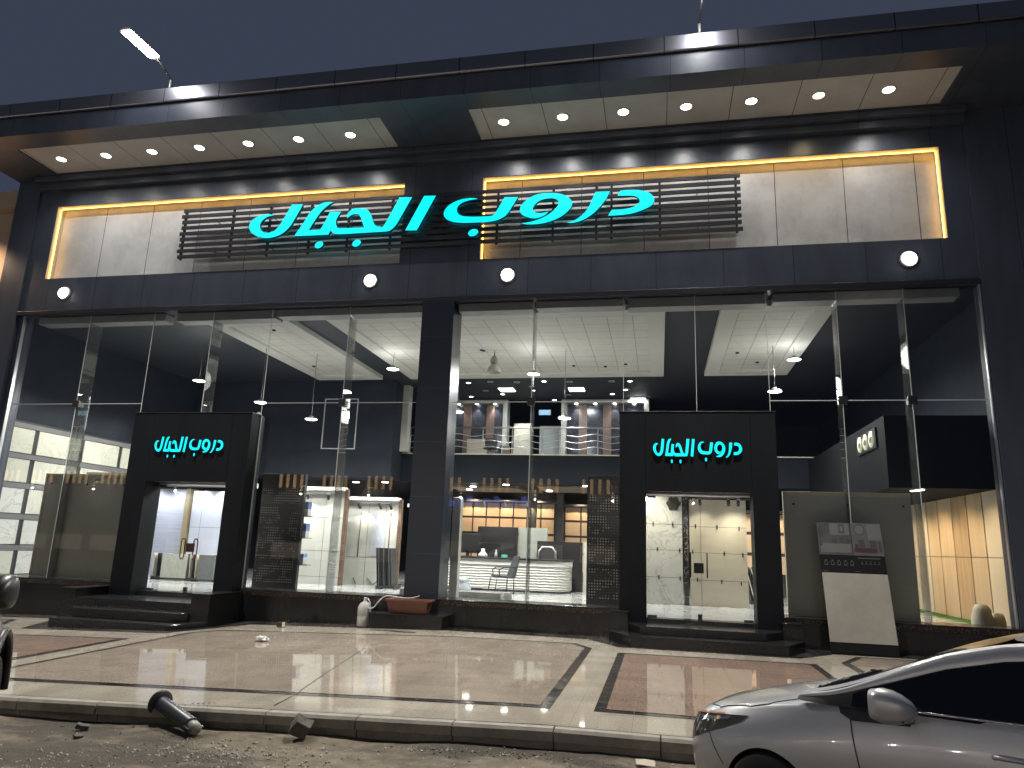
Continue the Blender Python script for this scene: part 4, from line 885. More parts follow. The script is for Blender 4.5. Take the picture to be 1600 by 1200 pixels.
# railing with wavy rails
RL = thing("railing", "stainless steel balcony railing with wavy rails along the mezzanine edge", "railing", (-3, 9.1, 4.755))
posts = [-8.65, -8.3, -7.4, -6.0, -4.95, -3.9, -3.3, -2.0, -.75, .5, 1.8]
for x in posts: mb = MB(); mb.cyl((x, 9.1, 4.756), (x, 9.1, 5.66), .022, 10); mb.lathe([(0, 0), (.05, 0), (.045, .02), (0, .02)], (x, 9.1, 4.756), 10); mb.build("post", M_STEEL, RL)
b = MB(); b.cyl((-8.7, 9.1, 5.68), (1.85, 9.1, 5.68), .028, 10); b.build("handrail", M_STEEL, RL)
for z in (4.98, 5.2, 5.42):
    mb = MB(); mb.tube([(-8.65 + i * .1, 9.1, z + .045 * math.sin((-8.65 + i * .1) * 5.2)) for i in range(105)], .013, 6); mb.build("wavy_rail", M_STEEL, RL)
# upper display walls behind the railing
M_DKMARB = marble("dark_blue_marble_panel", (.035, .04, .055), (.10, .11, .135), 2.2, .15)
M_BRWOOD = stains("brown_wood_strip", (.17, .12, .10), (.23, .165, .135), 2, .45, sc3=(4, 1, .4))
def upper(label, x0, x1, strips, y=11.4):
    o = thing("marble_display", label, "tile display", ((x0 + x1) / 2, y, 4.755))
    mb = MB(); mb.box(x0, x1, y, y + .1, 4.756, 6.95); mb.build("marble_panel", M_DKMARB, o)
    for x in strips: mb = MB(); mb.box(x - .15, x + .15, y - .06, y - .001, 4.756, 6.94); mb.build("wood_strip", M_BRWOOD, o)
    mb = MB(); mb.box(x0 - .18, x1 + .18, y - .35, y + .1, 6.951, 7.08); mb.box(x0 - .18, x0 - .001, y - .35, y + .1, 4.756, 6.95); mb.box(x1 + .001, x1 + .18, y - .35, y + .1, 4.756, 6.95); mb.build("surround", GW, o)
    n = 4
    for i in range(n):
        x = x0 + (i + .5) * (x1 - x0) / n
        mb = MB(); mb.lathe([(0, 0), (.06, 0), (.06, .012), (0, .014)], (x, y - .18, 6.95), 12, (0, 0, -1)); mb.build("lamp_lens", M_LAMP, o)
        wl((x, y - .18, 6.92), 22, (0, .25, -1), 80, (1, .92, .82), o)
upper("dark marble wall with two brown strips on the mezzanine, left of the middle", -8.6, -5.75, (-7.2, -6.3))
upper("dark marble wall with two brown strips on the mezzanine, right of the middle", -3.35, -.5, (-2.75, -1.85))
slab2 = lambda lb, x0, x1, y, z1, m, nm="standing_board", cat="panel": tag((lambda mb: mb.box(x0, x1, y, y + .08, 4.756, z1))(MB()).build(nm, m), lb, cat)
slab2("ivory panel lit by a single lamp between the two dark marble walls upstairs", -5.45, -4.7, 11.8, 6.3, M_MARBY)
slab2("grey green panel right of the ivory panel upstairs", -4.45, -3.6, 11.8, 6.2, stains("pale_grey_green_panel", (.36, .40, .39), (.42, .46, .45), 1, .4))
slab2("beige leaning slab behind the left part of the balcony railing", -7.05, -6.3, 10.9, 5.55, M_BEIGETILE, "leaning_slab", "slab")
slab2("small brown cabinet behind the balcony railing beside the ivory panel", -5.62, -5.35, 10.6, 5.25, M_BRWOOD, "cabinet", "cabinet")
wl((-5.05, 11.2, 6.6), 25, (0, .5, -.6), 80, (1, .92, .75), B)
o = thing("swivel_chair", "black swivel chair behind the balcony railing", "chair", (-5.95, 10.3, 4.755))
b = MB(); b.box(-6.2, -5.75, 10.25, 10.32, 5.15, 5.5); b.build("backrest", M_BLACK, o, bevel=.03)
b = MB(); b.box(-6.2, -5.75, 9.95, 10.3, 5.06, 5.13); b.build("seat", M_BLACK, o, bevel=.02)
b = MB(); b.cyl((-5.97, 10.15, 4.84), (-5.97, 10.15, 5.06), .03, 8)
for k in range(5): a = 2 * math.pi * k / 5; b.tube([(-5.97, 10.15, 4.84), (-5.97 + .26 * math.cos(a), 10.15 + .26 * math.sin(a), 4.785)], .018, 6)
b.build("base", M_STEEL, o)
b = MB(); b.box(-4.40, -3.95, 11.2, 11.24, 6.52, 6.72); o = tag(b.build("exit_sign", [M_WHITE, mat("blue_lit_sign", (.05, .2, .4), .4, emis=(.12, .5, .85), estr=1.2)]), "small blue lit sign hanging above the grey panel upstairs", "sign")
b = MB()
for z in (6.55, 6.62, 6.68): b.box(-4.38, -3.97, 11.19, 11.199, z - .012, z + .012)
b.build("blue_stripe", bpy.data.materials["blue_lit_sign"], o)
# mezzanine ceiling lamps
pan_pos = [(-5.26, 9.35), (-2.78, 9.4), (-.72, 11.2)]
for (x, y), lb in zip(pan_pos, ("square LED ceiling panel left of the middle above the mezzanine", "square LED ceiling panel right of the middle above the mezzanine", "square LED ceiling panel at the right end above the mezzanine")):
    o = thing("ceiling_light", lb, "ceiling light", (x, y, 7.12), 0, "LED ceiling panels above the mezzanine")
    mb = MB(); mb.box(x - .29, x + .29, y - .29, y + .29, 7.085, 7.119); mb.build("panel_frame", M_TRIM, o)
    mb = MB(); mb.box(x - .26, x + .26, y - .26, y + .26, 7.078, 7.084); mb.build("diffuser", M_LAMPCOOL, o)
    lamp('AREA', "lamp_light", o, (x, y, 7.06), 45, (.95, .97, 1), rot=(0, 0, -1), size=(.5, .5))
cl = [(-6.4, 8.3, 1), (-5.6, 8.2, 0), (-4.7, 8.3, 0), (-3.75, 8.2, 1), (-2.9, 8.3, 0), (-1.5, 8.3, 0), (-.9, 8.3, 1), (-6.9, 10.6, 1), (-6.1, 9.6, 0), (-5.6, 10.2, 1), (-4.3, 9.0, 0), (-3.83, 11.3, 1), (-3.2, 10.4, 0), (-1.6, 10.3, 1), (-1.1, 9.6, 1)]
wh = ["far left", "left", "middle left", "middle", "middle right", "right", "far right"]
for i, (x, y, on) in enumerate(cl):
    o = thing("ceiling_spot", ("small lit" if on else "small unlit") + " round ceiling lamp above the mezzanine", "ceiling light", (x, y, 7.12), 0, ("lit" if on else "unlit") + " round ceiling lamps above the mezzanine")
    mb = MB(); mb.lathe([(.075, 0), (.11, 0), (.11, .012), (.075, .014)], (x, y, 7.119), 16, (0, 0, -1)); mb.build("lamp_ring", M_TRIM, o)
    mb = MB(); mb.lathe([(0, .01), (.074, .01)], (x, y, 7.119), 16, (0, 0, -1)); mb.build("lamp_lens", M_LAMP if on else M_GREYFRAME, o)
# right: bulkhead with three lit discs, wood panel wall
b = MB(); b.box(4.62, XR - .01, 1.0, 8.9, 3.12, 4.62); bulk = b.build("bulkhead", stains("grey_bulkhead_panel", (.007, .0075, .008), (.011, .0115, .0125), 2, .7, spec=.05, sc3=(1, 6, .3)), B)
o = thing("disc_sign", "plate with three pale lit discs on the side of the bulkhead in the right bay", "sign", (4.6, 2.3, 4.2))
b = MB(); b.box(4.585, 4.618, 1.55, 3.05, 4.02, 4.46); b.build("plate", M_BLACK, o)
for i, y in enumerate((1.85, 2.3, 2.76)):
    mb = MB(); mb.lathe([(0, 0), (.18, 0), (.18, .02), (0, .022)], (4.584, y, 4.24), 20, (-1, 0, 0)); d = mb.build("disc", mat("pale_lit_disc", (.7, .68, .5), .4, emis=(.9, .88, .62), estr=.22), o)
    mb = MB(); mb.prism_x([(y - .06, 4.17), (y + .06, 4.17), (y + .085, 4.28), (y + .03, 4.26), (y, 4.32), (y - .03, 4.26), (y - .085, 4.28)], 4.552, 4.5605); mb.build("emblem", M_GREYFRAME, d)
for y in (1.35, 1.62): mb = MB(); mb.lathe([(0, 0), (.09, 0), (.09, .012), (0, .014)], (5.3, y, 3.119), 16, (0, 0, -1)); mb.build("downlight", M_LAMP, bulk)
o = thing("plank_wall", "wall of tall warm lit wood and stone planks at the right end of the right bay", "wall display", (6.6, 3, F))
ye = [.36, .98, 1.76, 2.57, 3.42, 4.28, 5.03, 6.15]
for i in range(7):
    for za, zb in ((F + .06, 1.785), (1.80, 3.25)):
        mb = MB(); mb.box(6.60, 6.64, ye[i] + .028, ye[i + 1] - .028, za, zb); mb.build("plank", M_WOODS[(1, 2, 0, 1, 0, 0, 2)[i]], o)
mb = MB(); mb.box(6.641, 6.648, .35, 6.3, F, 3.3); mb.build("back_panel", M_DARKFRAME, o)
mb = MB(); mb.box(6.52, 6.598, .45, 6.1, F + .001, F + .05); mb.build("green_skirting", mat("bright_green_strip", (.06, .18, .03), .7), o)
for y, p in ((1.0, 45), (2.4, 50), (3.8, 70), (5.2, 60)): wl((5.5, y, 3.55 if y < 1 else 3.05), p, (.5, .1, -1), 115, (1, .72, .42), o)
def sack(x, y, r, h, lb):
    mb = MB(); random.seed(int(x * 100)); n = 14; prof = [(0, 0), (.8, .0), (1, .18), (1.02, .5), (.9, .8), (.6, .97), (0, 1)]
    vs = []; fs = []
    for pr_, ph in prof:
        for k in range(n): a = 2 * math.pi * k / n; q = r * pr_ * (1 + .12 * math.sin(3 * a + x + 2 * ph) + .05 * math.sin(7 * a + 5 * ph) + random.uniform(-.06, .06)); vs.append((x + q * math.cos(a), y + q * .8 * math.sin(a), F + .002 + ph * h))
    for i in range(len(prof) - 1):
        for k in range(n): fs.append((i * n + k, i * n + (k + 1) % n, (i + 1) * n + (k + 1) % n, (i + 1) * n + k))
    mb.add(vs, fs, True); tag(mb.build("sack", stains("cream_woven_sack", (.50, .46, .36), (.60, .56, .45), 6, .8, bstr=.3)), lb, "sack", "sacks in the right window corner")
sack(6.02, .80, .17, .52, "taller cream sack slumped in the right corner of the right window")
sack(6.32, .88, .13, .36, "shorter cream sack at the very right corner of the right window")
# pendant lamps
def pendant(x, y, z, on=True):
    o = thing("pendant_lamp", "", "pendant lamp", (x, y, z), 0, "flat round pendant lamps hanging in the showroom")
    mb = MB(); mb.tube([(x, y, z + .1), (x + .01, y, z + .5), (x - .005, y, z + .62), (x, y, 7.1)], .007, 6); mb.build("cable", M_GREYFRAME, o)
    mb = MB(); mb.lathe([(0, .11), (.05, .10), (.07, .05), (.17, .03), (.185, .0), (.17, -.005)], (x, y, z), 20); mb.build("lamp_housing", M_GREYFRAME, o)
    mb = MB(); mb.lathe([(.168, -.004), (.12, -.02), (0, -.026)], (x, y, z), 20); mb.build("diffuser", M_LAMP, o)
    lamp('SPOT', "lamp_light", o, (x, y, z - .05), 620, (.99, 1, .97), .14, (0, 0, -1), 172, .5)
    lamp('POINT', "glow_light", o, (x, y, z + .02), 18, (.99, 1, .97), .36)
    return o
pl = [(-7.5, 4.0, 6.54, "pendant lamp hanging in front of the middle ceiling tray, just left of the central pillar"), (-3.37, 4.0, 6.34, "pendant lamp against the middle ceiling tray, above the mezzanine railing"),
      (3.46, 4.0, 6.64, "pendant lamp under the far corner of the right ceiling tray"), (2.95, 4.0, 5.8, "pendant lamp beside the upper corner of the right portal"),
      (-13.0, 3.0, 6.02, "pendant lamp over the left portal, high in the dark left bay"), (-10.97, 3.0, 5.37, "pendant lamp near the upper right corner of the left portal"),
      (-9.9, 4.0, 5.07, "pendant lamp beside the white outlined frame in the left bay"), (-5.5, 4.0, 5.28, "low pendant lamp right of the central pillar, in front of the dark marble"), (-2.48, 4.0, 5.1, "low pendant lamp in front of the right dark marble wall")]
for x, y, z, lb in pl: pendant(x, y, z)["label"] = lb
o = thing("bell_lamp", "unlit industrial bell lamp with clear shade hanging on a chain", "pendant lamp", (-4.5, 4.0, 6.5))
b = MB(); b.tube([(-4.5, 4, 6.95), (-4.49, 4, 7.1)], .012, 6); b.tube([(-4.5, 4, 6.86), (-4.5, 4, 6.96)], .02, 6); b.build("chain", M_GREYFRAME, o)
b = MB(); b.lathe([(0, .40), (.06, .40), (.07, .34), (.11, .32), (.12, .22), (.09, .20), (.09, .17), (0, .17)], (-4.5, 4, 6.47), 18); b.build("ballast_housing", stains("weathered_aluminium", (.25, .24, .21), (.4, .39, .34), 8, .4), o)
b = MB(); b.lathe([(.06, .168), (.10, .15), (.17, .06), (.20, -.03), (.205, -.07)], (-4.5, 4, 6.47), 20); b.build("shade", mat("frosted_bell_shade", (.5, .49, .43), .3), o)
# little air vents and a camera
o = thing("wall_bracket", "small white sensor strip under the mezzanine near the left mosaic stand", "sensor", (-9.4, 8.95, 4.1))
b = MB(); b.box(-9.55, -9.1, 8.93, 8.999, 4.06, 4.13); b.build("strip", M_TRIM, o)
b = MB(); b.lathe([(0, 0), (.06, 0), (.06, .05), (0, .08)], (-9.75, 8.999, 4.15), 12, (0, -1, 0)); b.build("sensor_dome", M_TRIM, o)

# ------------------------------------------------------------------ things outside
M_PBLK = mat("printed_black", (.008, .008, .009), .6, 0, .2)
def poster():
    o = thing("poster_board", "tall tile poster board leaning on the plinth beside the right portal", "poster board", (3.5, -.3, pav(3.5, -.4)))
    z0 = .015; zt = 2.33; yb, yt = -.52, -.14; xo0, xo1 = 3.0, 4.13; sh = -.06
    def P(u, v, d=0):                                # u across, v up the board, d proud of it
        n = Vector((0, -(zt - z0), (yt - yb))).normalized()
        return Vector((xo0 + (xo1 - xo0) * u + sh * v, yb + (yt - yb) * v, z0 + (zt - z0) * v)) + n * d
    def plate(u0, u1, v0, v1, d0, d1):
        return [P(u0, v0, d0), P(u1, v0, d0), P(u1, v1, d0), P(u0, v1, d0)], [P(u0, v0, d1), P(u1, v0, d1), P(u1, v1, d1), P(u0, v1, d1)]
    def part(nm, m, q, par=o):
        mb = MB()
        for r in q: mb.hexa(*plate(*r))
        return mb.build(nm, m, par)
    part("backing", M_PBLK, [(0, 1, 0, 1, 0, .03)])
    part("stone_sample", stains("grey_beige_stone_sample", (.27, .255, .22), (.37, .345, .30), 1.6, .4), [(.0, 1, .08, .60, .0305, .036)])
    part("caption_band", M_PBLK, [(0, 1, .605, .735, .0305, .035)])
    ph = part("room_photo", stains("grey_printed_room_photo", (.045, .045, .05), (.08, .08, .08), 2.5, .5), [(0, .52, .74, .998, .0305, .035)])
    lg, dk, rd = mat("light_grey_print", (.12, .12, .12), .5), mat("dark_grey_print", (.045, .045, .05), .5), mat("dark_red_print", (.05, .02, .02), .5)
    part("printed_floor", lg, [(.03, .50, .76, .83, .0355, .0362)], ph)
    part("printed_wall", lg, [(.20, .50, .90, .99, .0355, .0362)], ph)
    part("printed_picture", dk, [(.34, .43, .915, .985, .0363, .037), (.22, .30, .835, .87, .0363, .037), (.33, .41, .835, .88, .0363, .037), (.43, .50, .835, .87, .0363, .037), (.02, .09, .88, .97, .0363, .037), (.02, .06, .81, .85, .0363, .037)], ph)
    part("printed_picture_inset", lg, [(.36, .41, .93, .97, .0371, .0376)], ph)
    p2 = part("room_photo", stains("grey_printed_room_photo_right", (.07, .07, .07), (.11, .11, .11), 2.5, .5), [(.53, 1, .74, .998, .0305, .035)])
    part("printed_sofa", rd, [(.55, .90, .765, .80, .0355, .0362), (.57, .62, .80, .83, .0355, .0362)], p2)
    part("printed_furniture", dk, [(.63, .72, .805, .865, .0355, .0362), (.80, .90, .805, .86, .0355, .0362), (.93, .97, .77, .86, .0355, .0362)], p2)
    part("printed_wall", lg, [(.78, .99, .865, .99, .0355, .0362)], p2)
    mb = MB(); mb.add([P(.66 + .085 * math.cos(a), .945 + .045 * math.sin(a), .0363) for a in [2 * math.pi * i / 24 for i in range(24)]], [tuple(range(24))]); mb.build("printed_mirror", dk, p2)
    mb = MB(); mb.add([P(.66 + .07 * math.cos(a), .945 + .037 * math.sin(a), .0369) for a in [2 * math.pi * i / 24 for i in range(24)]], [tuple(range(24))]); mb.build("printed_mirror_glass", lg, p2)
    # small grey print on the caption band
    random.seed(11); q = []
    for i in range(26): u = .58 + i * .0135; q.append((u, u + .009, .716, .724, .0355, .0358))
    part("caption_text", lg, q)
    q = []
    for i in range(5):
        u = .06 + i * .1
        q += [(u, u + .05, .66, .665, .0355, .0358), (u, u + .006, .665, .69, .0355, .0358), (u + .044, u + .05, .665, .69, .0355, .0358), (u + .015, u + .035, .69, .70, .0355, .0358)]
    for i in range(5): u = .62 + i * .065; q += [(u, u + .035, .675, .680, .0355, .0358), (u + .01, u + .03, .69, .694, .0355, .0358)]
    q += [(.03, .10, .612, .615, .0355, .0358), (.52, .60, .612, .615, .0355, .0358)]
    part("caption_drawings", mat("mid_grey_print", (.11, .11, .12), .5), q)
poster()
# planter on its granite block
zb = pav(-5, -.5)
o = thing("planter_block", "low black granite block in front of the central pillar carrying the brown planter", "block", (-5.0, -.4, zb))
b = MB(); b.box(-5.80, -4.25, -.62, -.105, zb - .05, .235); b.build("block", M_PLINTH, o, bevel=.006)
b = MB(); b.box(-5.83, -4.22, -.645, -.104, .236, .26); b.build("top_slab", M_BLKGRAN, o, bevel=.006)
o = thing("planter", "empty reddish brown rectangular plastic planter on the black granite block", "planter", (-5.02, -.4, .261))
M_TERRA = stains("reddish_brown_plastic", (.135, .05, .03), (.18, .07, .042), 4, .45)
b = MB()
x0, x1, y0, y1 = -5.40, -4.64, -.54, -.26
bot = [(x0, y0, .262), (x1, y0, .262), (x1, y1, .262), (x0, y1, .262)]; e = .07
top = [(x0 - e, y0 - .04, .535), (x1 + e, y0 - .04, .535), (x1 + e, y1 + .04, .535), (x0 - e, y1 + .04, .535)]; f_ = .02
it = [(x0 - e + f_, y0 - .04 + f_, .535), (x1 + e - f_, y0 - .04 + f_, .535), (x1 + e - f_, y1 + .04 - f_, .535), (x0 - e + f_, y1 + .04 - f_, .535)]
ib = [(x0 + f_, y0 + f_, .29), (x1 - f_, y0 + f_, .29), (x1 - f_, y1 - f_, .29), (x0 + f_, y1 - f_, .29)]
vs = bot + top + it + ib
fs = [(3, 2, 1, 0), (12, 13, 14, 15)]
for k in range(4):
    n_ = (k + 1) % 4
    fs += [(k, n_, 4 + n_, 4 + k), (4 + k, 4 + n_, 8 + n_, 8 + k), (8 + k, 8 + n_, 12 + n_, 12 + k)]
b.add(vs, fs); b.build("tub", M_TERRA, o, bevel=.008)
b = MB()
for q in ((x0 - .092, x1 + .092, y0 - .062, y0 - .041), (x0 - .092, x1 + .092, y1 + .041, y1 + .062), (x0 - .092, x0 - .071, y0 - .0405, y1 + .0405), (x1 + .071, x1 + .092, y0 - .0405, y1 + .0405)): b.box(*q, .505, .545)
b.build("rim", M_TERRA, o, bevel=.006)
o = thing("jerry_can", "translucent white plastic water can standing left of the granite block", "can", (-5.88, -.42, pav(-5.9, -.4)))
zc = pav(-5.9, -.4); M_CAN = stains("translucent_white_plastic", (.40, .41, .39), (.55, .55, .52), 5, .4)
b = MB(); b.lathe([(0, 0), (.13, 0), (.14, .02), (.14, .20), (.13, .22), (.14, .24), (.14, .38), (.10, .46), (.04, .50), (.032, .54), (.032, .58), (0, .58)], (-5.98, -.42, zc + .002), 18); b.build("body", M_CAN, o)
b = MB(); b.tube([(-5.98, -.42, zc + .50), (-5.92, -.43, zc + .56), (-5.86, -.43, zc + .47), (-5.87, -.42, zc + .38)], .015, 8); b.build("handle", M_CAN, o)
b = MB(); pts = [(-5.93, -.48, .40), (-5.86, -.50, .33), (-5.76, -.49, .35), (-5.68, -.46, .46), (-5.60, -.42, .55), (-5.5, -.41, .585), (-5.36, -.40, .575), (-5.2, -.39, .56), (-5.02, -.37, .56), (-4.86, -.37, .60), (-4.84, -.37, .625)]
def spline(pts, n=5):
    o = []; P = [Vector(p) for p in pts]
    for i in range(len(P) - 1):
        p0, p1, p2, p3 = P[max(0, i - 1)], P[i], P[i + 1], P[min(len(P) - 1, i + 2)]
        for k in range(n):
            t = k / n; o.append(.5 * ((2 * p1) + (p2 - p0) * t + (2 * p0 - 5 * p1 + 4 * p2 - p3) * t * t + (3 * p1 - p0 - 3 * p2 + p3) * t ** 3))
    return o + [P[-1]]
b.tube(spline(pts), .013, 8); tag(b.build("hose", mat("white_garden_hose", (.55, .54, .5), .45)), "white hose running from the water can over the planter rim", "hose")
b = MB(); b.tube(spline([(-5.6, -.95, pav(-5.6, -.95) + .016), (-5.2, -1.0, pav(-5.2, -1) + .014), (-4.9, -1.12, pav(-4.9, -1.12) + .014), (-4.55, -1.3, .012)]), .009, 6)
tag(b.build("cable", M_BLACK), "thin black cable lying on the pavement below the granite block", "cable")
# pavement bits
b = MB(); zz = pav(-7.55, -.9); b.box(-7.63, -7.52, -.95, -.85, zz + .009, zz + .10); b.cur = 1; b.box(-7.519, -7.505, -.95, -.85, zz + .009, zz + .10)
tag(b.build("floor_light", [mat("rusty_dark_box", (.05, .025, .018), .6), M_EDGE], bevel=.006), "small dark box fixed on the pavement near the left window plinth", "floor light")
def crumple(name, lb, cat, c, r, m, seed, flat=.55, n=2):
    bm = bmesh.new(); bmesh.ops.create_icosphere(bm, subdivisions=n, radius=1)
    random.seed(seed)
    for v in bm.verts:
        d = v.co.normalized(); k = 1 + .45 * mnoise.noise(d * 2.2 + Vector((seed, 0, 0))) + .2 * mnoise.noise(d * 6 + Vector((0, seed, 0)))
        v.co = Vector((d.x * r[0] * k, d.y * r[1] * k, d.z * r[2] * k))
    zm = min(v.co.z for v in bm.verts)
    for v in bm.verts: v.co.z -= zm
    me = bpy.data.meshes.new(name); bm.to_mesh(me); bm.free(); me.materials.append(m)
    o = bpy.data.objects.new(name, me); COL.objects.link(o); o.location = c
    return tag(o, lb, cat)
crumple("plastic_bag", "crumpled white plastic bag on the pink paving in front of the left window", "bag", (-6.8, -2.95, pav(-6.8, -2.95) + .006), (.11, .07, .045), stains("white_thin_plastic", (.55, .57, .55), (.7, .7, .68), 8, .4), 4, n=4)
# cable along the joint to the fallen bollard
b = MB(); b.tube([(x_, y_, pav(x_, y_) + .010) for x_, y_ in ((-4.05, -7.42), (-4.1, -6.9), (-4.35, -5.6), (-4.6, -4.2), (-4.75, -3.3))], .004, 6)
tag(b.build("cable", M_BLACK), "thin dark cable running across the pink paving to the fallen bollard", "cable")
# fallen bollard lamp over the kerb
o = thing("bollard_lamp", "fallen dark grey bollard lamp lying over the kerb, pale lens end down on the road", "bollard", (-4.9, -7.7, -.2))
pt = Vector((-5.26, -7.63, pav(-5.26, -7.6) + .02)); pb = Vector((-4.56, -8.0, road_h(-4.56, -8.0) + .075))
d = (pb - pt).normalized(); Lb = (pb - pt).length
M_BOL = stains("dark_grey_painted_metal", (.030, .034, .042), (.045, .05, .058), 9, .38)
b = MB(); b.lathe([(0, -.0), (.074, 0), (.076, .02), (.076, Lb * .86), (.073, Lb * .87), (0, Lb * .87)], pt, 24, d); b.build("tube", M_BOL, o)
b = MB(); b.lathe([(.03, -.03), (.125, -.03), (.13, -.022), (.13, -.008), (.077, .0)], pt, 24, d); b.lathe([(0, -.028), (.03, -.03)], pt, 24, d); b.build("flange", M_BOL, o)
b = MB(); b.lathe([(.055, Lb * .872), (.06, Lb * .89), (.06, Lb * .97), (.05, Lb * 1.015), (.02, Lb * 1.03), (0, Lb * 1.03)], pt, 20, d); b.build("lens", stains("milky_lamp_lens", (.20, .20, .18), (.36, .35, .31), 14, .4), o)
ref = d.cross(Vector((0, 0, 1))).normalized()
b = MB(); c = pt + d * Lb * .85
for s in (-1, 1): b.tube([c + ref * s * .07, c + ref * s * .078 + d * .10, c + ref * s * .06 + d * .12], .012, 6)
b.build("lens_guard", M_BOL, o)
b = MB(); q0 = pt - d * .03
for k in range(5): b.tube(spline([q0 + Vector((.04, .03, -.01)), q0 + Vector((.10 + .02 * k, .06, .02 - .02 * k)), q0 + Vector((.18 + .03 * k, .02 + .02 * k, -.10)), Vector((-4.95 + .05 * k, -7.5 + .02 * k, pav(-4.95, -7.5) + .012))]), .004, 5)
b.build("loose_wire", mat("dark_copper_wire", (.06, .025, .015), .5), o)
# stone block and rubble
M_STONE = stains("rough_grey_stone", (.07, .065, .058), (.16, .145, .12), 9, .9, bstr=.5)
def block(name, lb, cat, c, size, rot, m, jag=.02, seed=1):
    bm = bmesh.new(); bmesh.ops.create_cube(bm, size=1); bmesh.ops.subdivide_edges(bm, edges=bm.edges, cuts=3, use_grid_fill=True)
    for v in bm.verts:
        v.co = Vector((v.co.x * size[0], v.co.y * size[1], v.co.z * size[2]))
        v.co += v.co.normalized() * jag * mnoise.noise(v.co * 9 + Vector((seed, 0, 0)))
    bm.transform(Matrix.Rotation(rot[2], 4, 'Z') @ Matrix.Rotation(rot[1], 4, 'Y') @ Matrix.Rotation(rot[0], 4, 'X'))
    zm = min(v.co.z for v in bm.verts)
    for v in bm.verts: v.co.z -= zm + .008
    me = bpy.data.meshes.new(name); bm.to_mesh(me); bm.free(); me.materials.append(m)
    o = bpy.data.objects.new(name, me); COL.objects.link(o); o.location = c
    bv = o.modifiers.new("bevel", 'BEVEL'); bv.width = .006; bv.limit_method = 'ANGLE'
    return tag(o, lb, cat)
block("stone_block", "rough grey stone block lying in the road against the kerb", "stone", (-3.50, -7.86, road_h(-3.5, -7.86)), (.17, .15, .14), (.35, .5, .5), M_STONE, .03)
block("tile_shard", "broken pale tile shard lying in the road beside the silver car", "tile shard", (-.14, -7.92, road_h(-.14, -7.92)), (.18, .10, .012), (.25, .12, .3), stains("cream_tile_shard", (.5, .43, .34), (.58, .5, .4), 5, .5), .02, 5)
block("broken_stone", "dark flat stone left of the fallen bollard in the road", "stone", (-5.85, -8.02, road_h(-5.85, -8.02)), (.12, .07, .05), (.1, .2, .4), M_STONE, .03, 8)
block("broken_stone", "small dark stone nearer the front, left of the fallen bollard in the road", "stone", (-5.66, -8.28, road_h(-5.66, -8.28)), (.08, .05, .03), (.3, .1, 1), M_STONE, .02, 12)
# rubble grains on the road: nobody could count them
mb = MB(); random.seed(21)
for i in range(1500):
    cl_ = random.random()
    if cl_ < .45: cx_, cy_ = random.gauss(-3.9, .55), random.gauss(-8.5, .22)
    elif cl_ < .6: cx_, cy_ = random.gauss(-5.3, .35), random.gauss(-9.0, .2)
    elif cl_ < .75: cx_, cy_ = random.gauss(-1.6, .5), random.gauss(-7.95, .06)
    else: cx_, cy_ = random.uniform(-8, 1), random.uniform(-10, -7.75)
    if cy_ > -7.75: continue
    r_ = random.choice([.004, .006, .008, .011, .016]) * random.uniform(.7, 1.3); z_ = road_h(cx_, cy_)
    mb.cur = 0 if random.random() < (.93 if cl_ < .6 else .55) else 1
    a = random.uniform(0, 6.3); pts = []
    for k in range(4): aa = a + k * 1.57 + random.uniform(-.4, .4); rr_ = r_ * random.uniform(.7, 1.4); pts.append((cx_ + rr_ * math.cos(aa), cy_ + rr_ * math.sin(aa)))
    mb.hexa([(p[0], p[1], z_ - .004) for p in pts], [(cx_ + (p[0] - cx_) * .6, cy_ + (p[1] - cy_) * .6, z_ + r_ * random.uniform(.4, .9)) for p in pts])
tag(mb.build("road_rubble", [stains("pale_plaster_crumb", (.38, .35, .29), (.55, .51, .43), 20, .9), M_STONE]), kind="stuff")

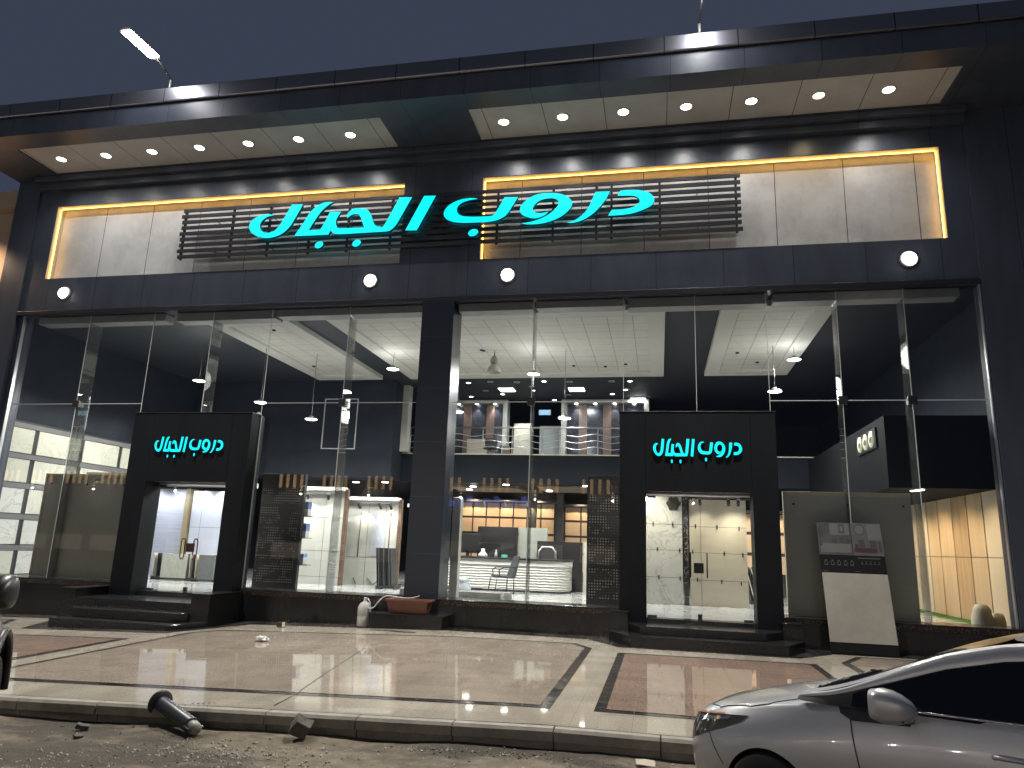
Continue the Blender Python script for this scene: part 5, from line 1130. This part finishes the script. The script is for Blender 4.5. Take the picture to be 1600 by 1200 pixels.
# ------------------------------------------------------------------ cars
def paint_mat(name, c, metal):
    m = mat(name, c, .36, metal, .5, coat=1.0)
    n = noise(m, coords(m), 900, 2); L(m, ramp(m, n, [(.3, tuple(x * .85 for x in c)), (.7, tuple(min(1, x * 1.12) for x in c))]), bsdf(m).inputs["Base Color"]); return m
M_CARGLASS = mat("dark_tinted_car_glass", (.004, .004, .005), .04)
M_CHROME = mat("bright_chrome", (.75, .75, .76), .12, 1.0)
M_GAP = mat("dark_panel_gap", (.006, .006, .006), .7)
def make_car(label, name, loc, rz, S, paint, mirror_mat, clad=None, zs=1.0, sx=1.0, pitch=0.0):
    o = thing(name, label, "car", loc, rz)
    o.rotation_euler = (0, pitch, rz)
    AX, AZ, AR = (.05, .285, .325) if not clad else (0, .315, .375)   # front wheel arch
    ST = [  # x, then half section from sill to centre line
        (.91, [(.30, .24), (.40, .34), (.44, .48), (.42, .58), (.36, .66), (.27, .685), (.14, .70), (0, .705)]),
        (.86, [(.50, .21), (.58, .34), (.61, .48), (.57, .60), (.47, .69), (.36, .72), (.18, .735), (0, .74)]),
        (.74, [(.64, .19), (.72, .35), (.745, .50), (.71, .63), (.60, .735), (.45, .765), (.22, .785), (0, .79)]),
        (.52, [(.74, .18), (.815, .36), (.835, .53), (.805, .68), (.70, .795), (.52, .825), (.26, .845), (0, .85)]),
        (.30, [(.78, .18), (.85, .37), (.868, .55), (.838, .71), (.745, .845), (.55, .875), (.28, .895), (0, .90)]),
        (.0, [(.79, .18), (.866, .39), (.885, .57), (.862, .745), (.775, .895), (.58, .925), (.30, .945), (0, .95)]),
        (-.32, [(.79, .18), (.866, .40), (.888, .59), (.868, .775), (.80, .935), (.62, .965), (.32, .985), (0, .99)]),
        (-.62, [(.79, .18), (.866, .40), (.888, .60), (.872, .79), (.815, .965), (.70, .985), (.36, 1.0), (0, 1.0)]),
        (-1.05, [(.79, .18), (.866, .40), (.888, .60), (.876, .80), (.83, .965), (.70, .972), (.36, .972), (0, .972)]),
        (-1.9, [(.79, .18), (.866, .40), (.888, .61), (.88, .82), (.835, .985), (.70, .99), (.36, .99), (0, .99)]),
        (-2.6, [(.79, .18), (.868, .40), (.89, .62), (.88, .84), (.83, 1.0), (.70, 1.01), (.36, 1.01), (0, 1.01)]),
        (-3.1, [(.78, .19), (.86, .42), (.88, .63), (.865, .85), (.79, 1.0), (.66, 1.03), (.34, 1.045), (0, 1.05)]),
        (-3.5, [(.74, .22), (.80, .44), (.82, .64), (.79, .85), (.71, .99), (.58, 1.03), (.30, 1.045), (0, 1.05)]),
        (-3.68, [(.66, .28), (.70, .45), (.71, .64), (.69, .84), (.62, .96), (.50, 1.0), (.26, 1.01), (0, 1.015)]),
    ]
    k = len(ST[0][1]); rows = []
    for x, sec in ST: rows.append([(x, y, z) for y, z in sec] + [(x, -y, z) for y, z in sec[-2::-1]])
    w_ = len(rows[0]); vs = [tuple(c * S for c in (p[0] * sx, p[1], p[2] * zs)) for r in rows for p in r]; fs = []
    for i in range(len(rows) - 1):
        for j in range(w_ - 1): fs.append((i * w_ + j, i * w_ + j + 1, (i + 1) * w_ + j + 1, (i + 1) * w_ + j))
        fs.append((i * w_ + w_ - 1, i * w_, (i + 1) * w_, (i + 1) * w_ + w_ - 1))
    fs.append(tuple(range(w_))[::-1]); fs.append(tuple((len(rows) - 1) * w_ + j for j in range(w_)))
    me = bpy.data.meshes.new("car_body"); me.from_pydata(vs, [], fs)
    bm = bmesh.new(); bm.from_mesh(me); bmesh.ops.recalc_face_normals(bm, faces=bm.faces)
    # harder crease along the shoulder of the fenders
    cr = bm.edges.layers.float.get("crease_edge") or bm.edges.layers.float.new("crease_edge")
    for e in bm.edges:
        a, c = e.verts[0].index, e.verts[1].index
        if a // w_ != c // w_ and a % w_ == c % w_ and a % w_ in (4, w_ - 5): e[cr] = .55
        if a // w_ != c // w_ and a % w_ == c % w_ and a % w_ in (0, w_ - 1): e[cr] = .8
    bm.to_mesh(me); bm.free()
    tmp = bpy.data.objects.new("car_body", me); COL.objects.link(tmp)
    sb = tmp.modifiers.new("s", 'SUBSURF'); sb.levels = 3; sb.render_levels = 3
    cut = []
    for wx_ in (AX, -2.7):
        for s in (-1, 1):
            mb = MB(); mb.cyl((wx_ * S * sx, s * .60 * S, AZ * S * zs), (wx_ * S * sx, s * 1.1 * S, AZ * S * zs), AR * S * (zs + 1) / 2, 48); c_ = mb.build("c", M_GAP)
            for p in c_.data.polygons: p.use_smooth = False
            bo = tmp.modifiers.new("b", 'BOOLEAN'); bo.object = c_; bo.operation = 'DIFFERENCE'; bo.solver = 'EXACT'; cut.append(c_)
    dg = bpy.context.evaluated_depsgraph_get(); ev = tmp.evaluated_get(dg)
    body = bpy.data.meshes.new_from_object(ev)
    bpy.data.objects.remove(tmp)
    for c_ in cut: bpy.data.objects.remove(c_)
    body.materials.clear(); body.materials.append(paint); body.materials.append(M_GAP)
    for p in body.polygons:
        p.use_smooth = True
        c = p.center
        for wx_ in (AX, -2.7):
            h_ = math.hypot(c.x - wx_ * S * sx, c.z - AZ * S * zs); R0_ = AR * S * (zs + 1) / 2
            if abs(h_ - R0_) < .008 and abs(p.normal.y) < .5 and abs(c.y) > .59 * S: p.material_index = 1
            if abs(c.y) < .605 * S and abs(p.normal.y) > .9 and h_ < R0_: p.material_index = 1
    body.set_sharp_from_angle(angle=math.radians(38))
    bo_ = bpy.data.objects.new("car_body", body); COL.objects.link(bo_); bo_.parent = o
    bm = bmesh.new(); bm.from_mesh(body); tree = BVHTree.FromBMesh(bm); bm.free()
    V = lambda x, y, z: Vector((x * S * sx, y * S, z * S * zs))
    def cast(x, z, s, dx=0.0):
        d = Vector((-dx, -s, 0)).normalized(); org = V(x, 0, z) - d * 2.0 * S
        h = tree.ray_cast(org, d); return (h[0], h[1]) if h[0] is not None else (V(x, s * .8, z), Vector((0, s, 0)))
    def castz(x, y):
        h = tree.ray_cast(V(x, y, 3), Vector((0, 0, -1))); return (h[0], h[1]) if h[0] is not None else (V(x, y, .9), Vector((0, 0, 1)))
    def dense(pts, step=.04):
        r = []
        for a, b_ in zip(pts[:-1], pts[1:]):
            n = max(1, int(math.dist(a, b_) / step))
            for i in range(n): r.append(tuple(a[q] + (b_[q] - a[q]) * i / n for q in range(len(a))))
        return r + [pts[-1]]
    def decal(nm, poly, s, m, off=.004, dx=0.0, par=None, thick=0):
        bm = bmesh.new(); vv = [bm.verts.new((p[0], 0, p[1])) for p in dense(poly + [poly[0]], .05)[:-1]]
        f = bm.faces.new(vv); bmesh.ops.triangulate(bm, faces=[f])
        for _ in range(4):
            long = [e for e in bm.edges if e.calc_length() > .06]
            if not long: break
            bmesh.ops.subdivide_edges(bm, edges=long, cuts=1); bmesh.ops.triangulate(bm, faces=bm.faces[:])
        for v in bm.verts:
            h, n = cast(v.co.x - (dx * (.79 - (v.co.x - .42) * .5) if dx else 0), v.co.z, s, dx); v.co = h + n * off * S
        bmesh.ops.recalc_face_normals(bm, faces=bm.faces)
        me = bpy.data.meshes.new(nm); bm.to_mesh(me); bm.free(); me.materials.append(m)
        for p in me.polygons: p.use_smooth = True
        d_ = bpy.data.objects.new(nm, me); COL.objects.link(d_); d_.parent = par or o; return d_
    def seam(pts3, r=.004):
        gaps = MB(); gaps.tube([p[0] + p[1] * .001 for p in pts3], r * S, 6); gaps.build("panel_gap", M_GAP, o, local=True)
    for s in (-1, 1):
        # hood shut line along the fender, then door front gap and bumper gap
        hood = [(.70, .50), (.50, .70), (.20, .765), (.04, .772), (-.06, .745), (-.18, .70)]
        seam([castz(x, s * y) for x, y in dense(hood, .03)], .0045)
        seam([cast(x, z, s) for x, z in dense([(-.58, .94), (-.60, .80), (-.64, .60), (-.64, .25)], .04)])
        seam([cast(x, z, s) for x, z in dense([(-1.78, .96), (-1.78, .3)], .05)])
        seam([cast(x, z, s) for x, z in dense([(.56, .63), (.48, .52), (.42, .45)], .03)], .003)
        if not clad:
            hl = decal("headlight", [(.93, .56), (.88, .66), (.78, .71), (.55, .745), (.20, .785), (.24, .745), (.38, .68), (.62, .585), (.86, .50)], s, mat("smoky_headlight_lens", (.05, .05, .045), .06, 0, .6), .006, .55)
            decal("reflector_bowl", [(.84, .585), (.80, .69), (.76, .70), (.79, .59)], s, mat("pale_reflector", (.45, .44, .36), .2, .7), .009, .55, hl)
            decal("reflector_strip", [(.72, .70), (.33, .758), (.36, .735), (.70, .67)], s, M_CHROME, .009, .55, hl)
            decal("indicator_lens", [(.78, .708), (.40, .760), (.40, .77), (.78, .722)], s, mat("amber_glint_lens", (.5, .26, .12), .1), .010, .5, hl)
    seam([castz(.70, -.5 + i * .05) for i in range(21)], .0045)
    # cabin
    CB = [(-.20, .745, .975, .985), (-.50, .765, 1.035, 1.065), (-.9, .738, 1.185, 1.225), (-1.2, .705, 1.295, 1.34), (-1.55, .668, 1.375, 1.42), (-1.95, .635, 1.405, 1.45), (-2.3, .625, 1.40, 1.45), (-2.6, .63, 1.37, 1.42), (-2.9, .655, 1.29, 1.335), (-3.15, .685, 1.18, 1.215), (-3.4, .70, 1.045, 1.06)]
    def ring(c): x, yr, zr, zc = c; return [(x, .828, .94), (x, (.828 + yr) / 2 + .012, (.94 + zr) / 2), (x, yr, zr), (x, yr - .06, zr + .018), (x, yr * .5, zc - .008), (x, 0, zc)]
    def strip(nm, m, i0, i1, j0, j1, off=0):
        for s in ((1,) if j1 == 5 else (1, -1)):
            mb = MB(); R_ = [ring(c) for c in CB[i0:i1 + 1]]
            if j1 == 5: cols = [[V(*r[j]) for j in range(j0, 6)] + [V(r[j][0], -r[j][1], r[j][2]) for j in range(4, j0 - 1, -1)] for r in R_]
            else: cols = [[V(r[j][0], s * r[j][1], r[j][2]) for j in range(j0, j1 + 1)] for r in R_]
            n = len(cols[0]); vs_ = [p for c in cols for p in c]
            mb.add(vs_, [(i * n + j, i * n + j + 1, (i + 1) * n + j + 1, (i + 1) * n + j) for i in range(len(cols) - 1) for j in range(n - 1)], True)
            q = mb.build(nm, m, o, local=True)
            sm = q.modifiers.new("s", 'SUBSURF'); sm.levels = 2; sm.render_levels = 2
    strip("pillar_rail", paint, 0, 10, 2, 3)
    strip("side_frame", M_GAP, 0, 10, 0, 2)
    strip("windscreen", M_CARGLASS, 0, 4, 3, 5)
    strip("roof", paint, 4, 7, 3, 5)
    strip("rear_window", M_CARGLASS, 7, 10, 3, 5)
    # side windows with body colour A pillar above: window surface set just proud of the frame
    for s in (-1, 1):
        def sidept(x, t):
            for a, c in zip(CB[:-1], CB[1:]):
                if a[0] >= x >= c[0]: f = (a[0] - x) / (a[0] - c[0]); yr, zr = a[1] + (c[1] - a[1]) * f, a[2] + (c[2] - a[2]) * f
            return V(x, s * (.836 + (yr + .008 - .836) * t), .955 + (zr - .012 - .955) * t)
        for x0, x1 in ((-.60, -1.76), (-1.82, -2.75)):
            mb = MB(); n = 14; vs_ = []
            for i in range(n + 1):
                x = x0 + (x1 - x0) * i / n
                for t in (0, .25, .5, .75, .93): vs_.append(sidept(x, t))
            mb.add(vs_, [(i * 5 + j, i * 5 + j + 1, (i + 1) * 5 + j + 1, (i + 1) * 5 + j) for i in range(n) for j in range(4)], True); mb.build("side_window", M_CARGLASS, o, local=True)
        # broad painted A pillar running down into the fender
        mb = MB(); vs_ = []; n = 16
        for i in range(n + 1):
            x = -.22 - 1.75 * i / n; xx = min(-.21, x)
            a = sidept(max(xx, -3), 1.0); t0 = .80 if i < 3 else .86
            b_ = sidept(max(xx, -3), t0 - .10 * (1 - i / n)); a = a + Vector((0, s * .004, .012 * S)); b_ = b_ + Vector((0, s * .006 * S, 0))
            vs_ += [a, (a + b_) / 2 + Vector((0, s * .012 * S, .006 * S)), b_]
        mb.add(vs_, [(i * 3 + j, i * 3 + j + 1, (i + 1) * 3 + j + 1, (i + 1) * 3 + j) for i in range(n) for j in range(2)], True); mb.build("front_pillar", paint, o, local=True)
        # bright strip at the belt line
        mb = MB(); mb.tube([V(-.98 - i * .12, s * .842, .972 + i * .002) for i in range(17)], .007 * S, 6); mb.build("belt_strip", M_CHROME, o, local=True)
        decal("sail_panel", [(-.50, .945), (-.52, .90), (-.60, .868), (-.98, .885), (-1.0, .95), (-.72, .962)], s, M_BLACK, .006)
        # door mirror
        mr = MB(); n = 20; prof = [(.115, .0), (.135, .3), (.13, .6), (.11, .85), (.075, 1.1), (.03, 1.24), (.0, 1.27)]
        vs_ = []
        cx_, cz_ = -.80, 1.005
        for pr_, h in prof:
            for q in range(n):
                a = 2 * math.pi * q / n; ca, sa = math.cos(a), math.sin(a)
                rx = pr_ * .62; rz_ = pr_ * (.78 if sa > 0 else .66)
                sq = (abs(ca) ** 3.2 + abs(sa) ** 3.2) ** (-1 / 3.2)
                vs_.append(V(cx_ - .27 * h / 1.27, s * (.985 + rx * ca * sq - .02 * h), cz_ + rz_ * sa * sq - .016 * h))
        fs_ = [(i * n + q, i * n + (q + 1) % n, (i + 1) * n + (q + 1) % n, (i + 1) * n + q) for i in range(len(prof) - 1) for q in range(n)] + [tuple(range(n))[::-1]]
        mr.add(vs_, fs_, True); mm = mr.build("door_mirror", mirror_mat, o, local=True)
        mb = MB(); mb.hexa([V(-.86, s * .84, .90), V(-1.0, s * .84, .90), V(-1.0, s * 1.02, .93), V(-.86, s * 1.02, .93)], [V(-.86, s * .84, .935), V(-1.0, s * .84, .935), V(-1.0, s * 1.02, .955), V(-.86, s * 1.02, .955)]); mb.build("mirror_foot", M_BLACK, mm, local=True, bevel=.008)
        mb = MB(); mb.tube([V(-1.45, s * .885, .80), V(-1.47, s * .92, .81), V(-1.62, s * .92, .81), V(-1.64, s * .885, .80)], .014 * S, 8); mb.build("door_handle", paint, o, local=True)
        if clad:
            for w0 in (0, -2.7): mb = MB(); mb.tube([V(.40 * math.cos(a) + w0, s * .885, .315 + .40 * math.sin(a)) for a in [math.pi * i / 24 for i in range(25)]], .036 * S, 8); mb.build("arch_cladding", M_BLACK, o, local=True)
    # cowl and wipers
    mb = MB(); mb.tube([V(-.26 - .05 * abs(-.6 + i * .1), -.60 + i * .1, 1.0) for i in range(13)], .022 * S, 6); mb.tube([V(-.30, .1, 1.02), V(-.46, .60, 1.065)], .008 * S, 6); mb.tube([V(-.28, -.5, 1.02), V(-.46, .05, 1.085)], .008 * S, 6); mb.build("cowl_wiper", M_BLACK, o, local=True)
    for wx_ in (AX, -2.7):
        for s in (-1, 1):
            R_ = (AR - .035) * (zs + 1) / 2 * S; yy = s * .77 * S; c = Vector((wx_ * S * sx, yy, R_))
            prof = [(R_ * .62, -.10), (R_ * .92, -.105), (R_, -.08), (R_ * 1.005, 0), (R_, .08), (R_ * .92, .105), (R_ * .62, .10)]
            mb = MB(); mb.lathe(prof, c, 40, (0, s, 0)); wh_ = mb.build("wheel", M_RUBBER, o, local=True)
            mb = MB(); mb.lathe([(0, .07), (R_ * .16, .075), (R_ * .6, .05), (R_ * .66, .09), (R_ * .63, .098)], c, 40, (0, s, 0)); rm = mb.build("rim", M_DARKMETAL, wh_, local=True)
            mb = MB()
            for q in range(5):
                a = 2 * math.pi * q / 5; e = Vector((math.cos(a), 0, math.sin(a))); f = Vector((-math.sin(a), 0, math.cos(a))); yv = Vector((0, s, 0))
                mb.hexa([c + e * R_ * .1 - f * R_ * .09 + yv * .078, c + e * R_ * .62 - f * R_ * .06 + yv * .085, c + e * R_ * .62 + f * R_ * .06 + yv * .085, c + e * R_ * .1 + f * R_ * .09 + yv * .078],
                        [c + e * R_ * .1 - f * R_ * .08 + yv * .10, c + e * R_ * .62 - f * R_ * .05 + yv * .10, c + e * R_ * .62 + f * R_ * .05 + yv * .10, c + e * R_ * .1 + f * R_ * .08 + yv * .10])
            mb.build("spoke", M_STEEL, wh_, local=True)
    return o
SILVER = paint_mat("silver_grey_car_paint", (.50, .50, .51), .45)
make_car("silver sedan parked at the kerb in the lower right corner, dark tinted windows", "parked_car", (1.21, -8.79, -.204), math.radians(147), 1.0, SILVER, SILVER, sx=.9, pitch=math.radians(1.6))
SUVW = paint_mat("white_car_paint", (.62, .62, .60), .0)
make_car("white car with black mirror, cut off at the left edge of the picture", "parked_car", (-6.95, -9.4, road(-6.9)), math.radians(126), 1.08, SUVW, M_BLACK, True, 1.38)

# ------------------------------------------------------------------ neighbours
o = thing("neighbour_building", "plain beige building beyond the left end of the showroom", "building", (-22, 1, 0))
M_BEIGEW = stains("warm_beige_render", (.40, .30, .21), (.50, .38, .27), .6, .8)
b = MB(); b.box(-30, -17.35, .4, 14, -1, 10.3); b.build("wall", M_BEIGEW, o)
b = MB(); b.box(-30, -17.3, .1, 14, 10.301, 10.8); b.build("roof_slab", M_BEIGEW, o)
b = MB(); b.box(-19.6, -18.4, .36, .398, 1.0, 3.0); b.build("window", M_CARGLASS, o)
lamp('SPOT', "wall_light", o, (-18.6, -.6, 9.3), 260, (1, .70, .45), .1, (0, .5, -1), 150, .8)
# lit shops across the street, seen mirrored in the glass
M_NICHE = mat("warm_lit_niche", (.6, .4, .2), .5, emis=(1, .62, .26), estr=1.5)
M_NICHEW = mat("white_lit_window", (.7, .7, .7), .5, emis=(1, .80, .55), estr=.25)
M_BLUESIGN = mat("blue_lit_lettering", (.1, .1, .5), .5, emis=(.22, .28, 1), estr=1.5)
def opposite(x0, x1, lb, seed):
    random.seed(seed); zg = -.7 if x0 > -30 else -1.3
    o = thing("street_shop", lb, "building", ((x0 + x1) / 2, -46, zg))
    mb = MB(); mb.box(x0, x1, -56, -46, zg - 1, 9.5); mb.build("wall", stains("dim_shop_wall", (.10, .095, .09), (.14, .13, .12), .7, .7), o)
    n = int((x1 - x0) / 4)
    for i in range(n):
        a = x0 + i * (x1 - x0) / n
        for q in range(4): mb = MB(); mb.box(a + .6 + q * .7, a + .85 + q * .7, -45.98, -45.9, 6.2, 7.4); mb.build("lit_niche", M_NICHE, o)
        mb = MB(); mb.box(a + .5, a + 3.4, -45.98, -45.9, zg + 1.2, zg + 2.6); mb.build("shop_window", M_NICHEW, o)
    for q in range(4):
        lx = x0 + (q + .5) * (x1 - x0) / 4
        mb = MB(); mb.lathe([(0, .1), (.07, .09), (.1, 0), (0, -.02)], (lx, -45.2, 5.9), 12); mb.tube([(lx, -45.2, 6.09), (lx, -45.2, 6.3), (lx, -45.98, 6.35)], .03, 6); mb.build("shop_fill_lamp", M_LAMPWARM, o)
        lamp('POINT', "lamp_light", o, (lx, -45.2, 5.6), 420, (1, .95, .88), .08)  # added lamps on the shop rows, frontal fill for boards, cars and kerb
    for q in range(9): mb = MB(); mb.box(x0 + 2 + q * .8, x0 + 2.5 + q * .8, -45.98, -45.9, 4.9, 5.4 + .2 * (q % 3)); mb.build("sign_letter", M_BLUESIGN, o)
opposite(-78, -50, "lit shop row across the street, mirrored faintly in the left window", 1)
opposite(-48, -22, "lit shop row across the street, mirrored faintly beside the left portal", 2)
opposite(-20, 6, "lit shop row across the street, behind the camera", 3)
